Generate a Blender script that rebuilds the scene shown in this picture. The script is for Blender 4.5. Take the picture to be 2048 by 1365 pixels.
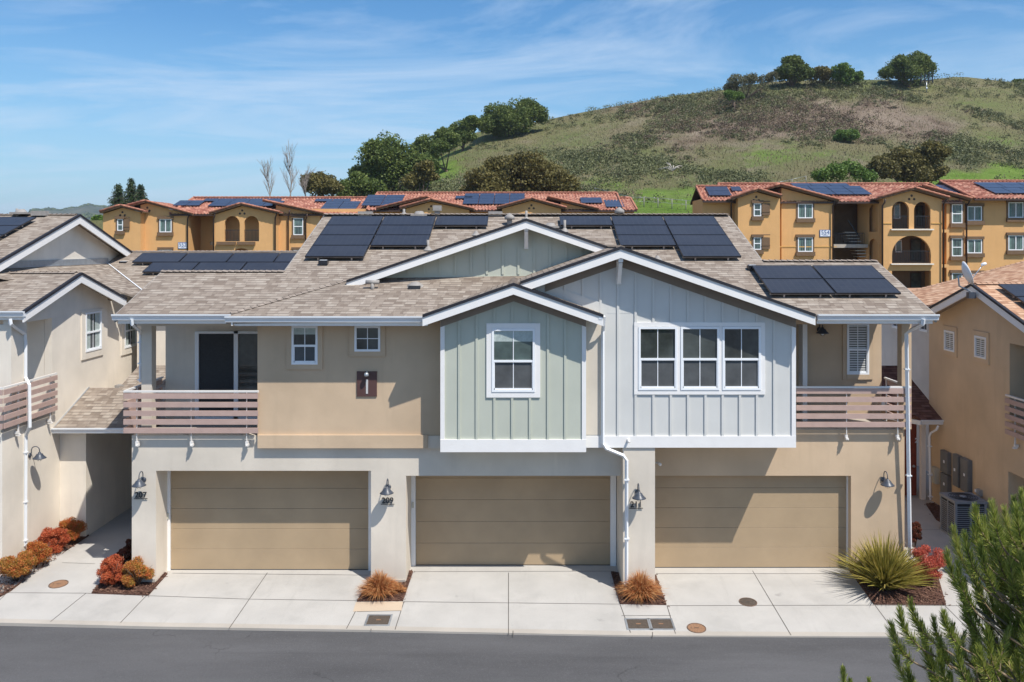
import bpy, bmesh, math, random
import numpy as np
from mathutils import Vector
R = math.radians
for o in list(bpy.data.objects): bpy.data.objects.remove(o)
S = bpy.context.scene
COL = S.collection
random.seed(7); rng = np.random.default_rng(7)

# ---------------------------------------------------------------- camera
F, XV, YH, ZC = 1700.0, 1044.0, 490.0, 8.07      # focal length and vanishing point of the photo (2048 px wide), eye height
cd = bpy.data.cameras.new('camera'); cam = bpy.data.objects.new('camera', cd); COL.objects.link(cam)
cam.location = (0, 0, ZC); cam.rotation_euler = (R(90), 0, 0)
cd.sensor_width = 36; cd.lens = F / 2048 * 36
cd.shift_x = -(XV - 1024) / 2048; cd.shift_y = -(682.5 - YH) / 2048
cd.clip_end = 9000; cd.clip_start = 0.1
S.camera = cam
# ---------------------------------------------------------------- sky and sun
SUN = Vector((0.93, -1.0, 2.1)).normalized()
w = bpy.data.worlds.new('World'); S.world = w; w.use_nodes = True
nt = w.node_tree; N = nt.nodes; L = nt.links; N.clear()
sky = N.new('ShaderNodeTexSky'); sky.sky_type = 'NISHITA'; sky.sun_disc = False
sky.sun_elevation = math.asin(SUN.z); sky.sun_rotation = math.atan2(SUN.x, SUN.y)
sky.altitude = 0; sky.air_density = 1.0; sky.dust_density = 0.35; sky.ozone_density = 2.2
bg = N.new('ShaderNodeBackground'); bg.inputs[1].default_value = 0.118
out = N.new('ShaderNodeOutputWorld')
tc = N.new('ShaderNodeTexCoord')
sep = N.new('ShaderNodeSeparateXYZ'); L.new(tc.outputs['Generated'], sep.inputs[0])
# project the view direction on a high flat layer, so cirrus stretch towards the horizon
mx = N.new('ShaderNodeMath'); mx.operation = 'MAXIMUM'; L.new(sep.outputs[2], mx.inputs[0]); mx.inputs[1].default_value = 0.0
ad = N.new('ShaderNodeMath'); ad.operation = 'ADD'; L.new(mx.outputs[0], ad.inputs[0]); ad.inputs[1].default_value = 0.16
dx = N.new('ShaderNodeMath'); dx.operation = 'DIVIDE'; L.new(sep.outputs[0], dx.inputs[0]); L.new(ad.outputs[0], dx.inputs[1])
dy = N.new('ShaderNodeMath'); dy.operation = 'DIVIDE'; L.new(sep.outputs[1], dy.inputs[0]); L.new(ad.outputs[0], dy.inputs[1])
cb = N.new('ShaderNodeCombineXYZ'); L.new(dx.outputs[0], cb.inputs[0]); L.new(dy.outputs[0], cb.inputs[1])
mp = N.new('ShaderNodeMapping'); L.new(cb.outputs[0], mp.inputs[0]); mp.inputs['Rotation'].default_value = (0, 0, R(-24)); mp.inputs['Scale'].default_value = (0.5, 1.15, 1)
mp.inputs['Location'].default_value = (1.7, 0.6, 0)
nz = N.new('ShaderNodeTexNoise'); L.new(mp.outputs[0], nz.inputs[0]); nz.inputs['Scale'].default_value = 1.25; nz.inputs['Detail'].default_value = 11; nz.inputs['Roughness'].default_value = 0.64; nz.inputs['Distortion'].default_value = 1.3
mr = N.new('ShaderNodeMapRange'); L.new(nz.outputs[0], mr.inputs[0]); mr.inputs[1].default_value = 0.45; mr.inputs[2].default_value = 0.78; mr.inputs[3].default_value = 0.0; mr.inputs[4].default_value = 0.80
mixc = N.new('ShaderNodeMix'); mixc.data_type = 'RGBA'
L.new(mr.outputs[0], mixc.inputs[0])
hs = N.new('ShaderNodeHueSaturation'); hs.inputs['Saturation'].default_value = 1.34; hs.inputs['Value'].default_value = 1.0
L.new(sky.outputs[0], hs.inputs['Color'])
hm = N.new('ShaderNodeMix'); hm.data_type = 'RGBA'; hr = N.new('ShaderNodeMapRange'); L.new(sep.outputs[2], hr.inputs[0]); hr.inputs[1].default_value = -0.02; hr.inputs[2].default_value = 0.24; hr.inputs[3].default_value = 0.85; hr.inputs[4].default_value = 0.0
L.new(hr.outputs[0], hm.inputs[0]); L.new(hs.outputs[0], hm.inputs[6]); hm.inputs[7].default_value = (1.95, 3.9, 5.9, 1); L.new(hm.outputs[2], mixc.inputs[6]); mixc.inputs[7].default_value = (4.6, 5.6, 6.9, 1)
L.new(mixc.outputs[2], bg.inputs[0]); L.new(bg.outputs[0], out.inputs[0])
sd = bpy.data.lights.new('sun', 'SUN'); sd.energy = 4.5; sd.angle = R(0.5); sd.color = (1.0, 0.95, 0.87)
so = bpy.data.objects.new('sun', sd); COL.objects.link(so); so.location = (20, -20, 50)
so.rotation_euler = SUN.to_track_quat('Z', 'Y').to_euler()
S.view_settings.view_transform = 'Standard'; S.view_settings.look = 'None'; S.view_settings.gamma = 1; S.view_settings.exposure = 0.29

# ---------------------------------------------------------------- mesh helpers
def X_(px, Y): return (px - XV) * Y / F
def Z_(py, Y): return ZC - (py - YH) * Y / F
def P(px, py, Y): return (X_(px, Y), Y, Z_(py, Y))
def zg(Y): return 0.0 if Y >= 21 else -0.07 * (21 - Y)
def G(px, py):                                    # point of the paving seen at a photo position
    k = (py - YH) / F
    Y = (ZC + 1.47) / (k + 0.07)
    if Y > 21: Y = ZC / k
    return ((px - XV) * Y / F, Y, zg(Y))

ROOT = {}
def thing(name, label, cat, loc=(0, 0, 0), group=None):
    o = bpy.data.objects.new(name, None); COL.objects.link(o); o.empty_display_size = 0.2
    o.location = loc; o['label'] = label; o['category'] = cat
    if group: o['group'] = group
    ROOT[o.name] = Vector(loc); return o
def tag(o, label=None, cat=None, group=None, kind=None):
    for k, v in (('label', label), ('category', cat), ('group', group), ('kind', kind)):
        if v: o[k] = v
    return o
def rootloc(o):
    while o.parent: o = o.parent
    return Vector(o.location)

class MB:
    def __init__(s, T=None): s.v = []; s.f = []; s.sm = []; s.mi = []; s.T = T; s.m = 0
    def tr(s, p): return s.T(*p) if s.T else tuple(p)
    def add(s, pts, faces, smooth=False):
        s.st = getattr(s, 'st', []) + [(len(s.v), len(s.f))]; b = len(s.v); s.v += [s.tr(p) for p in pts]
        for f in faces: s.f.append([b + i for i in f]); s.sm.append(smooth); s.mi.append(s.m)
        return s
    def box(s, x0, x1, y0, y1, z0, z1):
        return s.add([(x0,y0,z0),(x1,y0,z0),(x1,y1,z0),(x0,y1,z0),(x0,y0,z1),(x1,y0,z1),(x1,y1,z1),(x0,y1,z1)],
                     [(0,3,2,1),(4,5,6,7),(0,1,5,4),(1,2,6,5),(2,3,7,6),(3,0,4,7)])
    def prism(s, poly, d, smooth=False):          # poly: 3D points, d: extrusion vector
        n = len(poly); q = [tuple(p[i] + d[i] for i in range(3)) for p in poly]
        return s.add(list(poly) + q, [tuple(range(n))[::-1], tuple(range(n, 2*n))] + [(i, (i+1) % n, n + (i+1) % n, n + i) for i in range(n)], smooth)
    def xz(s, pts, y0, y1): return s.prism([(x, y0, z) for x, z in pts], (0, y1 - y0, 0))
    def yz(s, pts, x0, x1): return s.prism([(x0, y, z) for y, z in pts], (x1 - x0, 0, 0))
    def slab(s, pts, t=0.07): return s.prism(pts, (0, 0, -t))
    def poly(s, pts): return s.add(pts, [tuple(range(len(pts)))])
    def tube(s, pts, r, n=8, cap=True):
        pts = [Vector(p) for p in pts]; rr = r if isinstance(r, (list, tuple)) else [r] * len(pts)
        vs = []; up = None
        for i, p in enumerate(pts):
            t = (pts[min(i+1, len(pts)-1)] - pts[max(i-1, 0)]).normalized()
            if up is None: up = Vector((0,0,1)) if abs(t.z) < .9 else Vector((1,0,0))
            a = t.cross(up).normalized(); b = a.cross(t).normalized(); up = b
            for k in range(n):
                an = 2*math.pi*k/n; vs.append(tuple(p + (a*math.cos(an) + b*math.sin(an)) * rr[i]))
        fs = [(i*n+k, i*n+(k+1) % n, (i+1)*n+(k+1) % n, (i+1)*n+k) for i in range(len(pts)-1) for k in range(n)]
        if cap: fs += [tuple(range(n))[::-1], tuple(range((len(pts)-1)*n, len(pts)*n))]
        return s.add(vs, fs, True)
    def bar(s, a, b, wd, h):                      # rectangular bar from a to b
        a = Vector(a); b = Vector(b); t = (b-a).normalized()
        u = t.cross(Vector((0,0,1)));  u = u.normalized() if u.length > 1e-4 else Vector((1,0,0)); v = u.cross(t)
        c = [u*wd/2 + v*h/2, -u*wd/2 + v*h/2, -u*wd/2 - v*h/2, u*wd/2 - v*h/2]
        return s.prism([tuple(a + k) for k in c], tuple(b - a))
    def lathe(s, prof, c=(0,0,0), n=20, axis=None, smooth=True):
        ax = Vector(axis).normalized() if axis else Vector((0,0,1))
        u = ax.orthogonal().normalized(); v = ax.cross(u); c = Vector(c)
        vs = [tuple(c + ax*z + (u*math.cos(2*math.pi*k/n) + v*math.sin(2*math.pi*k/n))*r) for r, z in prof for k in range(n)]
        m = len(prof)
        fs = [(i*n+k, i*n+(k+1) % n, (i+1)*n+(k+1) % n, (i+1)*n+k) for i in range(m-1) for k in range(n)]
        return s.add(vs, fs, smooth)
    def facade(s, x0, x1, zb, zt, y0, y1, holes=()):
        """wall plate in x-z with thickness y0..y1; zt number or function; holes (xa, xb, za, zb, arch rise)"""
        top = zt if callable(zt) else (lambda x: zt)
        br = {x0, x1}
        for h in holes:
            br |= {max(x0, h[0]), min(x1, h[1])}
            if h[4] > 0:
                br |= {h[0] + (h[1]-h[0])*(1 - math.cos(math.pi*k/12))/2 for k in range(1, 12)}
        if callable(zt):
            br |= {x0 + (x1-x0)*k/8 for k in range(1, 8)}
            if hasattr(zt, 'k'): br.add(zt.k)
        br = sorted(b for b in br if x0 - 1e-6 <= b <= x1 + 1e-6)
        def hz(h, x):
            if h[4] <= 0: return h[3]
            c = (h[0]+h[1])/2; a = (h[1]-h[0])/2
            return h[3] - h[4] + h[4]*math.sqrt(max(0, 1 - ((x-c)/a)**2))
        for a, b in zip(br[:-1], br[1:]):
            if b - a < 1e-5: continue
            m = (a+b)/2; hs_ = sorted([h for h in holes if h[0] < m < h[1]], key=lambda h: h[2])
            lo = (zb, zb)
            for h in hs_:
                if h[2] > lo[0] + 1e-4 or h[2] > lo[1] + 1e-4:
                    s.xz([(a, lo[0]), (b, lo[1]), (b, h[2]), (a, h[2])], y0, y1)
                lo = (hz(h, a), hz(h, b))
            s.xz([(a, lo[0]), (b, lo[1]), (b, top(b)), (a, top(a))], y0, y1)
        return s
    def each(s, name, mats, parent):              # one object per solid added
        st = s.st + [(len(s.v), len(s.f))]
        for (va, fa), (vb, fb) in zip(st[:-1], st[1:]):
            q = MB(); q.v = s.v[va:vb]; q.f = [[i-va for i in f] for f in s.f[fa:fb]]; q.sm = s.sm[fa:fb]; q.mi = s.mi[fa:fb]; o = q.build(name, mats, parent)
        return o
    def build(s, name, mats, parent=None, fix=True):
        me = bpy.data.meshes.new(name)
        o = bpy.data.objects.new(name, me); COL.objects.link(o)
        off = Vector((0,0,0))
        if parent is not None: o.parent = parent; off = rootloc(parent)
        me.from_pydata([(v[0]-off.x, v[1]-off.y, v[2]-off.z) for v in s.v], [], s.f)
        for m in (mats if isinstance(mats, (list, tuple)) else [mats]): me.materials.append(m)
        me.polygons.foreach_set('material_index', s.mi); me.polygons.foreach_set('use_smooth', s.sm)
        if fix and len(s.f) < 60000:
            bm = bmesh.new(); bm.from_mesh(me); bmesh.ops.recalc_face_normals(bm, faces=bm.faces); bm.to_mesh(me); bm.free()
        metric_uv(me, off)
        return o

def metric_uv(me, off):
    """UVs in metres: u along the level direction of the face, v up its slope"""
    uv = me.uv_layers.new(name='UVMap').data
    nl = len(me.loops)
    if not nl: return
    nv = len(me.vertices); co = np.empty(nv*3, 'f'); me.vertices.foreach_get('co', co); co = co.reshape(-1, 3) + np.array(off, 'f')
    vi = np.empty(nl, 'i'); me.loops.foreach_get('vertex_index', vi)
    npoly = len(me.polygons); nn = np.empty(npoly*3, 'f'); me.polygons.foreach_get('normal', nn); nn = nn.reshape(-1, 3)
    lt = np.empty(npoly, 'i'); me.polygons.foreach_get('loop_total', lt)
    nn[nn[:, 2] < 0] *= -1
    h = np.stack([-nn[:, 1], nn[:, 0], np.zeros(npoly)], 1); ln = np.linalg.norm(h, axis=1); flat = ln < 1e-3
    h[flat] = (1, 0, 0); ln[flat] = 1; h /= ln[:, None]
    h[(h[:, 0] < -1e-4) | ((abs(h[:, 0]) <= 1e-4) & (h[:, 1] < 0))] *= -1
    v = np.cross(nn, h); v[v[:, 2] < 0] *= -1; v[flat] = (0, 1, 0)
    hh = np.repeat(h, lt, 0); vv = np.repeat(v, lt, 0); c = co[vi]
    res = np.stack([(c*hh).sum(1), (c*vv).sum(1)], 1).astype('f')
    uv.foreach_set('uv', res.ravel())

def fastmesh(name, verts, quads, mat, parent=None, smooth=False):
    me = bpy.data.meshes.new(name); n = len(verts); m, k = quads.shape
    me.vertices.add(n); me.vertices.foreach_set('co', np.asarray(verts, 'f').ravel())
    me.loops.add(m*k); me.loops.foreach_set('vertex_index', quads.astype('i').ravel())
    me.polygons.add(m); me.polygons.foreach_set('loop_start', np.arange(0, m*k, k, dtype='i'))
    me.polygons.foreach_set('loop_total', np.full(m, k, 'i'))
    me.update(calc_edges=True); me.materials.append(mat)
    if smooth: me.polygons.foreach_set('use_smooth', np.ones(m, bool))
    o = bpy.data.objects.new(name, me); COL.objects.link(o)
    if parent is not None: o.parent = parent
    return o
def copy_tree(o, loc=None, rz=None, label=None, parent=None):
    c = o.copy(); COL.objects.link(c)
    if parent is not None: c.parent = parent
    if loc is not None: c.location = loc
    if rz is not None: c.rotation_euler = (0, 0, rz)
    if label: c['label'] = label
    for ch in list(o.children): copy_tree(ch, parent=c)
    return c
def text_mesh(name, s, size, loc, mat, parent, rot=(R(90), 0, 0), ext=0.006, bold=0.0):
    c = bpy.data.curves.new(name, 'FONT'); c.body = s; c.size = size; c.extrude = ext; c.offset = bold; c.align_x = 'CENTER'; c.align_y = 'CENTER'
    t = bpy.data.objects.new('tmp', c); COL.objects.link(t); bpy.context.view_layer.update()
    me = bpy.data.meshes.new_from_object(t); bpy.data.objects.remove(t)
    me.materials.clear(); me.materials.append(mat)
    o = bpy.data.objects.new(name, me); COL.objects.link(o)
    o.rotation_euler = rot
    if parent is not None: o.parent = parent; o.location = Vector(loc) - rootloc(parent)
    else: o.location = loc
    return o

# ---------------------------------------------------------------- materials
def mat(name, col, rough=0.8, **k):
    m = bpy.data.materials.new(name); m.use_nodes = True; t = m.node_tree; n = t.nodes; l = t.links
    b = n['Principled BSDF']; b.inputs['Roughness'].default_value = rough
    c = tuple(col) + (1,); b.inputs['Base Color'].default_value = c
    b.inputs['Specular IOR Level'].default_value = k.get('spec', 0.3)
    b.inputs['Metallic'].default_value = k.get('metal', 0)
    tcn = n.new('ShaderNodeTexCoord')
    geo = n.new('ShaderNodeNewGeometry')
    last = None
    def rgb(c): 
        x = n.new('ShaderNodeRGB'); x.outputs[0].default_value = tuple(c) + (1,); return x.outputs[0]
    def noise(scale, detail=4, rough_=0.55, vec=None, stretch=None):
        q = n.new('ShaderNodeTexNoise'); q.inputs['Scale'].default_value = scale; q.inputs['Detail'].default_value = detail; q.inputs['Roughness'].default_value = rough_
        src = vec or geo.outputs['Position']
        if stretch:
            mm = n.new('ShaderNodeMapping'); mm.inputs['Scale'].default_value = stretch; l.new(src, mm.inputs[0]); src = mm.outputs[0]
        l.new(src, q.inputs['Vector']); return q.outputs[0]
    def mixc(a, b_, f, mode='MIX'):
        q = n.new('ShaderNodeMix'); q.data_type = 'RGBA'; q.blend_type = mode
        if isinstance(f, (int, float)): q.inputs[0].default_value = f
        else: l.new(f, q.inputs[0])
        l.new(a, q.inputs[6]); l.new(b_, q.inputs[7]); return q.outputs[2]
    def mr_(v, a, b_, c=0, d=1):
        q = n.new('ShaderNodeMapRange'); l.new(v, q.inputs[0]); q.inputs[1].default_value = a; q.inputs[2].default_value = b_; q.inputs[3].default_value = c; q.inputs[4].default_value = d; return q.outputs[0]
    def bump(h, st, dist=0.01):
        q = n.new('ShaderNodeBump'); q.inputs['Strength'].default_value = st; q.inputs['Distance'].default_value = dist; l.new(h, q.inputs['Height'])
        if b.inputs['Normal'].is_linked: l.new(b.inputs['Normal'].links[0].from_socket, q.inputs['Normal'])
        l.new(q.outputs[0], b.inputs['Normal'])
    def math_(op, a, b_=0.0):
        q = n.new('ShaderNodeMath'); q.operation = op
        for i, z in enumerate((a, b_)):
            if isinstance(z, (int, float)): q.inputs[i].default_value = z
            else: l.new(z, q.inputs[i])
        return q.outputs[0]
    m['_'] = 0
    return m, dict(n=n, l=l, b=b, rgb=rgb, noise=noise, mixc=mixc, mr=mr_, bump=bump, tc=tcn, geo=geo, math=math_)
def scl(c, k): return tuple(min(1, x*k) for x in c)

def m_stucco(name, c, var=0.14):
    m, q = mat(name, c, 0.92, spec=0.15)
    a = q['mixc'](q['rgb'](scl(c, 1-var)), q['rgb'](scl(c, 1+var*.6)), q['mr'](q['noise'](0.7, 5), .3, .7))
    st = q['noise'](1.6, 5, .6, stretch=(2.2, 2.2, .25))          # faint rain streaks
    a = q['mixc'](a, q['rgb'](scl(c, .80)), q['mr'](st, .52, .78, 0, .5))
    a = q['mixc'](a, q['rgb'](scl(c, .86)), q['mr'](q['noise'](55, 3, .7), .5, .75, 0, .45))
    q['l'].new(a, q['b'].inputs['Base Color']); q['bump'](q['noise'](70, 4, .7), .35, .006); q['bump'](q['noise'](2.5, 3), .25, .02); return m
def m_plain(name, c, rough=.5, var=.06, spec=.4, metal=0, nscale=3, bump=0.0):
    m, q = mat(name, c, rough, spec=spec, metal=metal)
    a = q['mixc'](q['rgb'](scl(c, 1-var)), q['rgb'](scl(c, 1+var)), q['mr'](q['noise'](nscale, 5, .6), .3, .7))
    q['l'].new(a, q['b'].inputs['Base Color'])
    if bump: q['bump'](q['noise'](40, 4), bump, .004)
    return m
def m_boards(name, c):                            # painted fibre-cement siding
    m, q = mat(name, c, .6, spec=.3)
    a = q['mixc'](q['rgb'](scl(c, .95)), q['rgb'](scl(c, 1.04)), q['mr'](q['noise'](1.2, 5), .3, .7))
    a = q['mixc'](a, q['rgb'](scl(c, .84)), q['mr'](q['noise'](2.4, 5, .6, stretch=(3, 3, .3)), .58, .85, 0, .5))
    q['l'].new(a, q['b'].inputs['Base Color']); q['bump'](q['noise'](30, 4, .7, stretch=(3, 3, .25)), .25, .004); return m
def m_shingle(name, cols, dark, expo=.145, wdt=.27):
    m, q = mat(name, cols[0], .95, spec=.1); n, l = q['n'], q['l']
    uv = q['tc'].outputs['UV']
    sp = n.new('ShaderNodeSeparateXYZ'); l.new(uv, sp.inputs[0])
    jit = q['noise'](1.1, 2, .5, vec=uv)
    v = q['math']('DIVIDE', sp.outputs[1], expo)
    row = q['math']('FLOOR', v); fr = q['math']('FRACT', v)
    wn = n.new('ShaderNodeTexWhiteNoise'); wn.noise_dimensions = '1D'; l.new(row, wn.inputs['W'])
    def tabs(wd, seedmul):
        u = q['math']('ADD', q['math']('DIVIDE', sp.outputs[0], wd), q['math']('MULTIPLY', wn.outputs[0], seedmul))
        cell = q['math']('FLOOR', u); fu = q['math']('FRACT', u)
        cx = n.new('ShaderNodeCombineXYZ'); l.new(cell, cx.inputs[0]); l.new(row, cx.inputs[1]); cx.inputs[2].default_value = seedmul
        w2 = n.new('ShaderNodeTexWhiteNoise'); w2.noise_dimensions = '3D'; l.new(cx.outputs[0], w2.inputs['Vector'])
        return w2.outputs[0], fu
    r1, fu1 = tabs(wdt, 7.3); r2, fu2 = tabs(wdt*.58, 13.1)
    rr = q['math']('ADD', q['math']('MULTIPLY', r1, .6), q['math']('MULTIPLY', r2, .4))
    cr = n.new('ShaderNodeValToRGB'); e = cr.color_ramp.elements
    e[0].position = .18; e[0].color = cols[0]+(1,); e[1].position = .84; e[1].color = cols[-1]+(1,)
    for i, c in enumerate(cols[1:-1]):
        x = e.new(.18 + .66*(i+1)/(len(cols)-1)); x.color = c+(1,)
    l.new(rr, cr.inputs[0])
    c = cr.outputs[0]
    # laminated tabs: shadow line painted under the lower edge of thick ones, faint under thin
    thick = q['math']('GREATER_THAN', r1, .42)
    ln = q['math']('LESS_THAN', fr, .17); lnf = q['math']('MULTIPLY', ln, q['math']('ADD', q['math']('MULTIPLY', thick, .62), .14))
    c = q['mixc'](c, q['rgb'](dark), lnf)
    sd_ = q['math']('MULTIPLY', q['math']('LESS_THAN', fu1, .035), .4); c = q['mixc'](c, q['rgb'](dark), sd_)
    c = q['mixc'](c, q['rgb'](scl(dark, 1.6)), q['mr'](q['noise'](.35, 4), .5, .8, 0, .22))
    c = q['mixc'](c, q['rgb'](scl(cols[-1], 1.08)), q['mr'](q['noise'](90, 2, .6), .55, .8, 0, .35))
    l.new(c, q['b'].inputs['Base Color'])
    h = q['math']('ADD', q['math']('MULTIPLY', thick, .35), q['math']('SUBTRACT', 1.0, fr))
    q['bump'](h, .6, .012); q['bump'](q['noise'](120, 3), .3, .003)
    return m
def m_tile(name):
    m, q = mat(name, (.4, .15, .08), .85, spec=.2); n, l = q['n'], q['l']; uv = q['tc'].outputs['UV']
    sp = n.new('ShaderNodeSeparateXYZ'); l.new(uv, sp.inputs[0])
    u = q['math']('FLOOR', q['math']('DIVIDE', sp.outputs[0], .33)); v = q['math']('DIVIDE', sp.outputs[1], .42); fv = q['math']('FRACT', v); v = q['math']('FLOOR', v)
    cx = n.new('ShaderNodeCombineXYZ'); l.new(u, cx.inputs[0]); l.new(v, cx.inputs[1])
    w2 = n.new('ShaderNodeTexWhiteNoise'); w2.noise_dimensions = '3D'; l.new(cx.outputs[0], w2.inputs['Vector'])
    cr = n.new('ShaderNodeValToRGB'); e = cr.color_ramp.elements; e[0].color = (.22, .08, .055, 1); e[1].color = (.50, .27, .19, 1); x = e.new(.5); x.color = (.36, .145, .10, 1)
    l.new(w2.outputs[0], cr.inputs[0]); c = q['mixc'](cr.outputs[0], q['rgb']((.10, .035, .025)), q['math']('MULTIPLY', q['math']('LESS_THAN', fv, .16), .65))
    l.new(c, q['b'].inputs['Base Color']); q['bump'](q['noise'](20, 3), .3, .02); return m
def m_concrete(name, c, dirt=.5):
    m, q = mat(name, c, .88, spec=.2)
    a = q['mixc'](q['rgb'](scl(c, .88)), q['rgb'](scl(c, 1.06)), q['mr'](q['noise'](.8, 6, .6), .3, .7))
    a = q['mixc'](a, q['rgb'](scl(c, .68)), q['mr'](q['noise'](.55, 7, .68), .52, .8, 0, dirt))
    a = q['mixc'](a, q['rgb'](scl(c, .74)), q['mr'](q['noise'](1.7, 6, .7, stretch=(1.6, .22, 1)), .56, .82, 0, dirt*.9))   # tyre and drag marks up the drive
    a = q['mixc'](a, q['rgb'](scl(c, .8)), q['mr'](q['noise'](60, 3, .7), .5, .8, 0, .35))
    a = q['mixc'](a, q['rgb'](scl(c, .5)), q['mr'](q['noise'](1.9, 4, .55), .70, .76, 0, dirt*.55))
    q['l'].new(a, q['b'].inputs['Base Color']); q['bump'](q['noise'](90, 3, .7), .2, .004); return m
def m_asphalt(name):
    c = (.090, .089, .092); m, q = mat(name, c, .9, spec=.25)
    a = q['mixc'](q['rgb'](scl(c, .8)), q['rgb'](scl(c, 1.3)), q['mr'](q['noise'](.5, 6, .62, stretch=(.4, 1.4, 1)), .3, .72))
    a = q['mixc'](a, q['rgb'](scl(c, .62)), q['mr'](q['noise'](.9, 5, .6, stretch=(.12, 1.6, 1)), .55, .75, 0, .6))
    a = q['mixc'](a, q['rgb'](scl(c, 2.4)), q['mr'](q['noise'](110, 2, .8), .56, .8, 0, .6))
    a = q['mixc'](a, q['rgb'](scl(c, 1.8)), q['mr'](q['noise'](1.3, 7, .72), .60, .8, 0, .4))
    a = q['mixc'](a, q['rgb'](scl(c, 1.7)), q['mr'](q['noise'](26, 3, .8), .54, .72, 0, .5)); a = q['mixc'](a, q['rgb'](scl(c, .55)), q['mr'](q['noise'](31, 3, .8), .56, .74, 0, .5))
    vo = q['n'].new('ShaderNodeTexVoronoi'); vo.feature = 'DISTANCE_TO_EDGE'; vo.inputs['Scale'].default_value = .42
    wv = q['n'].new('ShaderNodeVectorMath'); wv.operation = 'ADD'; nn_ = q['n'].new('ShaderNodeTexNoise'); nn_.inputs['Scale'].default_value = 1.6; nn_.inputs['Detail'].default_value = 5; q['l'].new(q['geo'].outputs['Position'], nn_.inputs[0]); q['l'].new(q['geo'].outputs['Position'], wv.inputs[0]); q['l'].new(nn_.outputs[1], wv.inputs[1]); q['l'].new(wv.outputs[0], vo.inputs['Vector'])
    ck = q['math']('MULTIPLY', q['mr'](vo.outputs['Distance'], .0, .009, .5, 0), q['mr'](q['noise'](.35, 3), .54, .60)); a = q['mixc'](a, q['rgb'](scl(c, .35)), ck)
    a = q['mixc'](a, q['rgb'](scl(c, .55)), q['mr'](q['noise'](1.1, 3, .5), .70, .76, 0, .3))
    q['l'].new(a, q['b'].inputs['Base Color']); q['bump'](q['noise'](140, 3, .8), .5, .006); return m
def m_leaf(name, cols, rough=.55, nscale=1.2, trans=.25):
    m, q = mat(name, cols[0], rough, spec=.25); n, l = q['n'], q['l']
    cr = n.new('ShaderNodeValToRGB'); e = cr.color_ramp.elements; e[0].color = cols[0]+(1,); e[1].color = cols[-1]+(1,)
    for i, c in enumerate(cols[1:-1]): x = e.new((i+1)/(len(cols)-1)); x.color = c+(1,)
    f = q['math']('ADD', q['math']('MULTIPLY', q['geo'].outputs['Random Per Island'], .5), q['mr'](q['noise'](nscale, 3, .6), .3, .7, 0, .5))
    l.new(f, cr.inputs[0]); l.new(cr.outputs[0], q['b'].inputs['Base Color'])
    if trans:
        tr = n.new('ShaderNodeBsdfTranslucent'); l.new(cr.outputs[0], tr.inputs[0]); ms = n.new('ShaderNodeMixShader'); ms.inputs[0].default_value = trans
        l.new(q['b'].outputs[0], ms.inputs[1]); l.new(tr.outputs[0], ms.inputs[2]); l.new(ms.outputs[0], n['Material Output'].inputs[0])
    return m
def m_glass(name, c=(.02, .025, .028), rough=.04, sp=.9, sc=1.5):
    m, q = mat(name, c, rough, spec=sp)
    a = q['mixc'](q['rgb'](scl(c, .5)), q['rgb'](scl(c, 2.0)), q['mr'](q['noise'](sc, 4, .6), .35, .7))
    q['l'].new(a, q['b'].inputs['Base Color']); q['bump'](q['noise'](1.1, 2), .04, .05); return m

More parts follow.
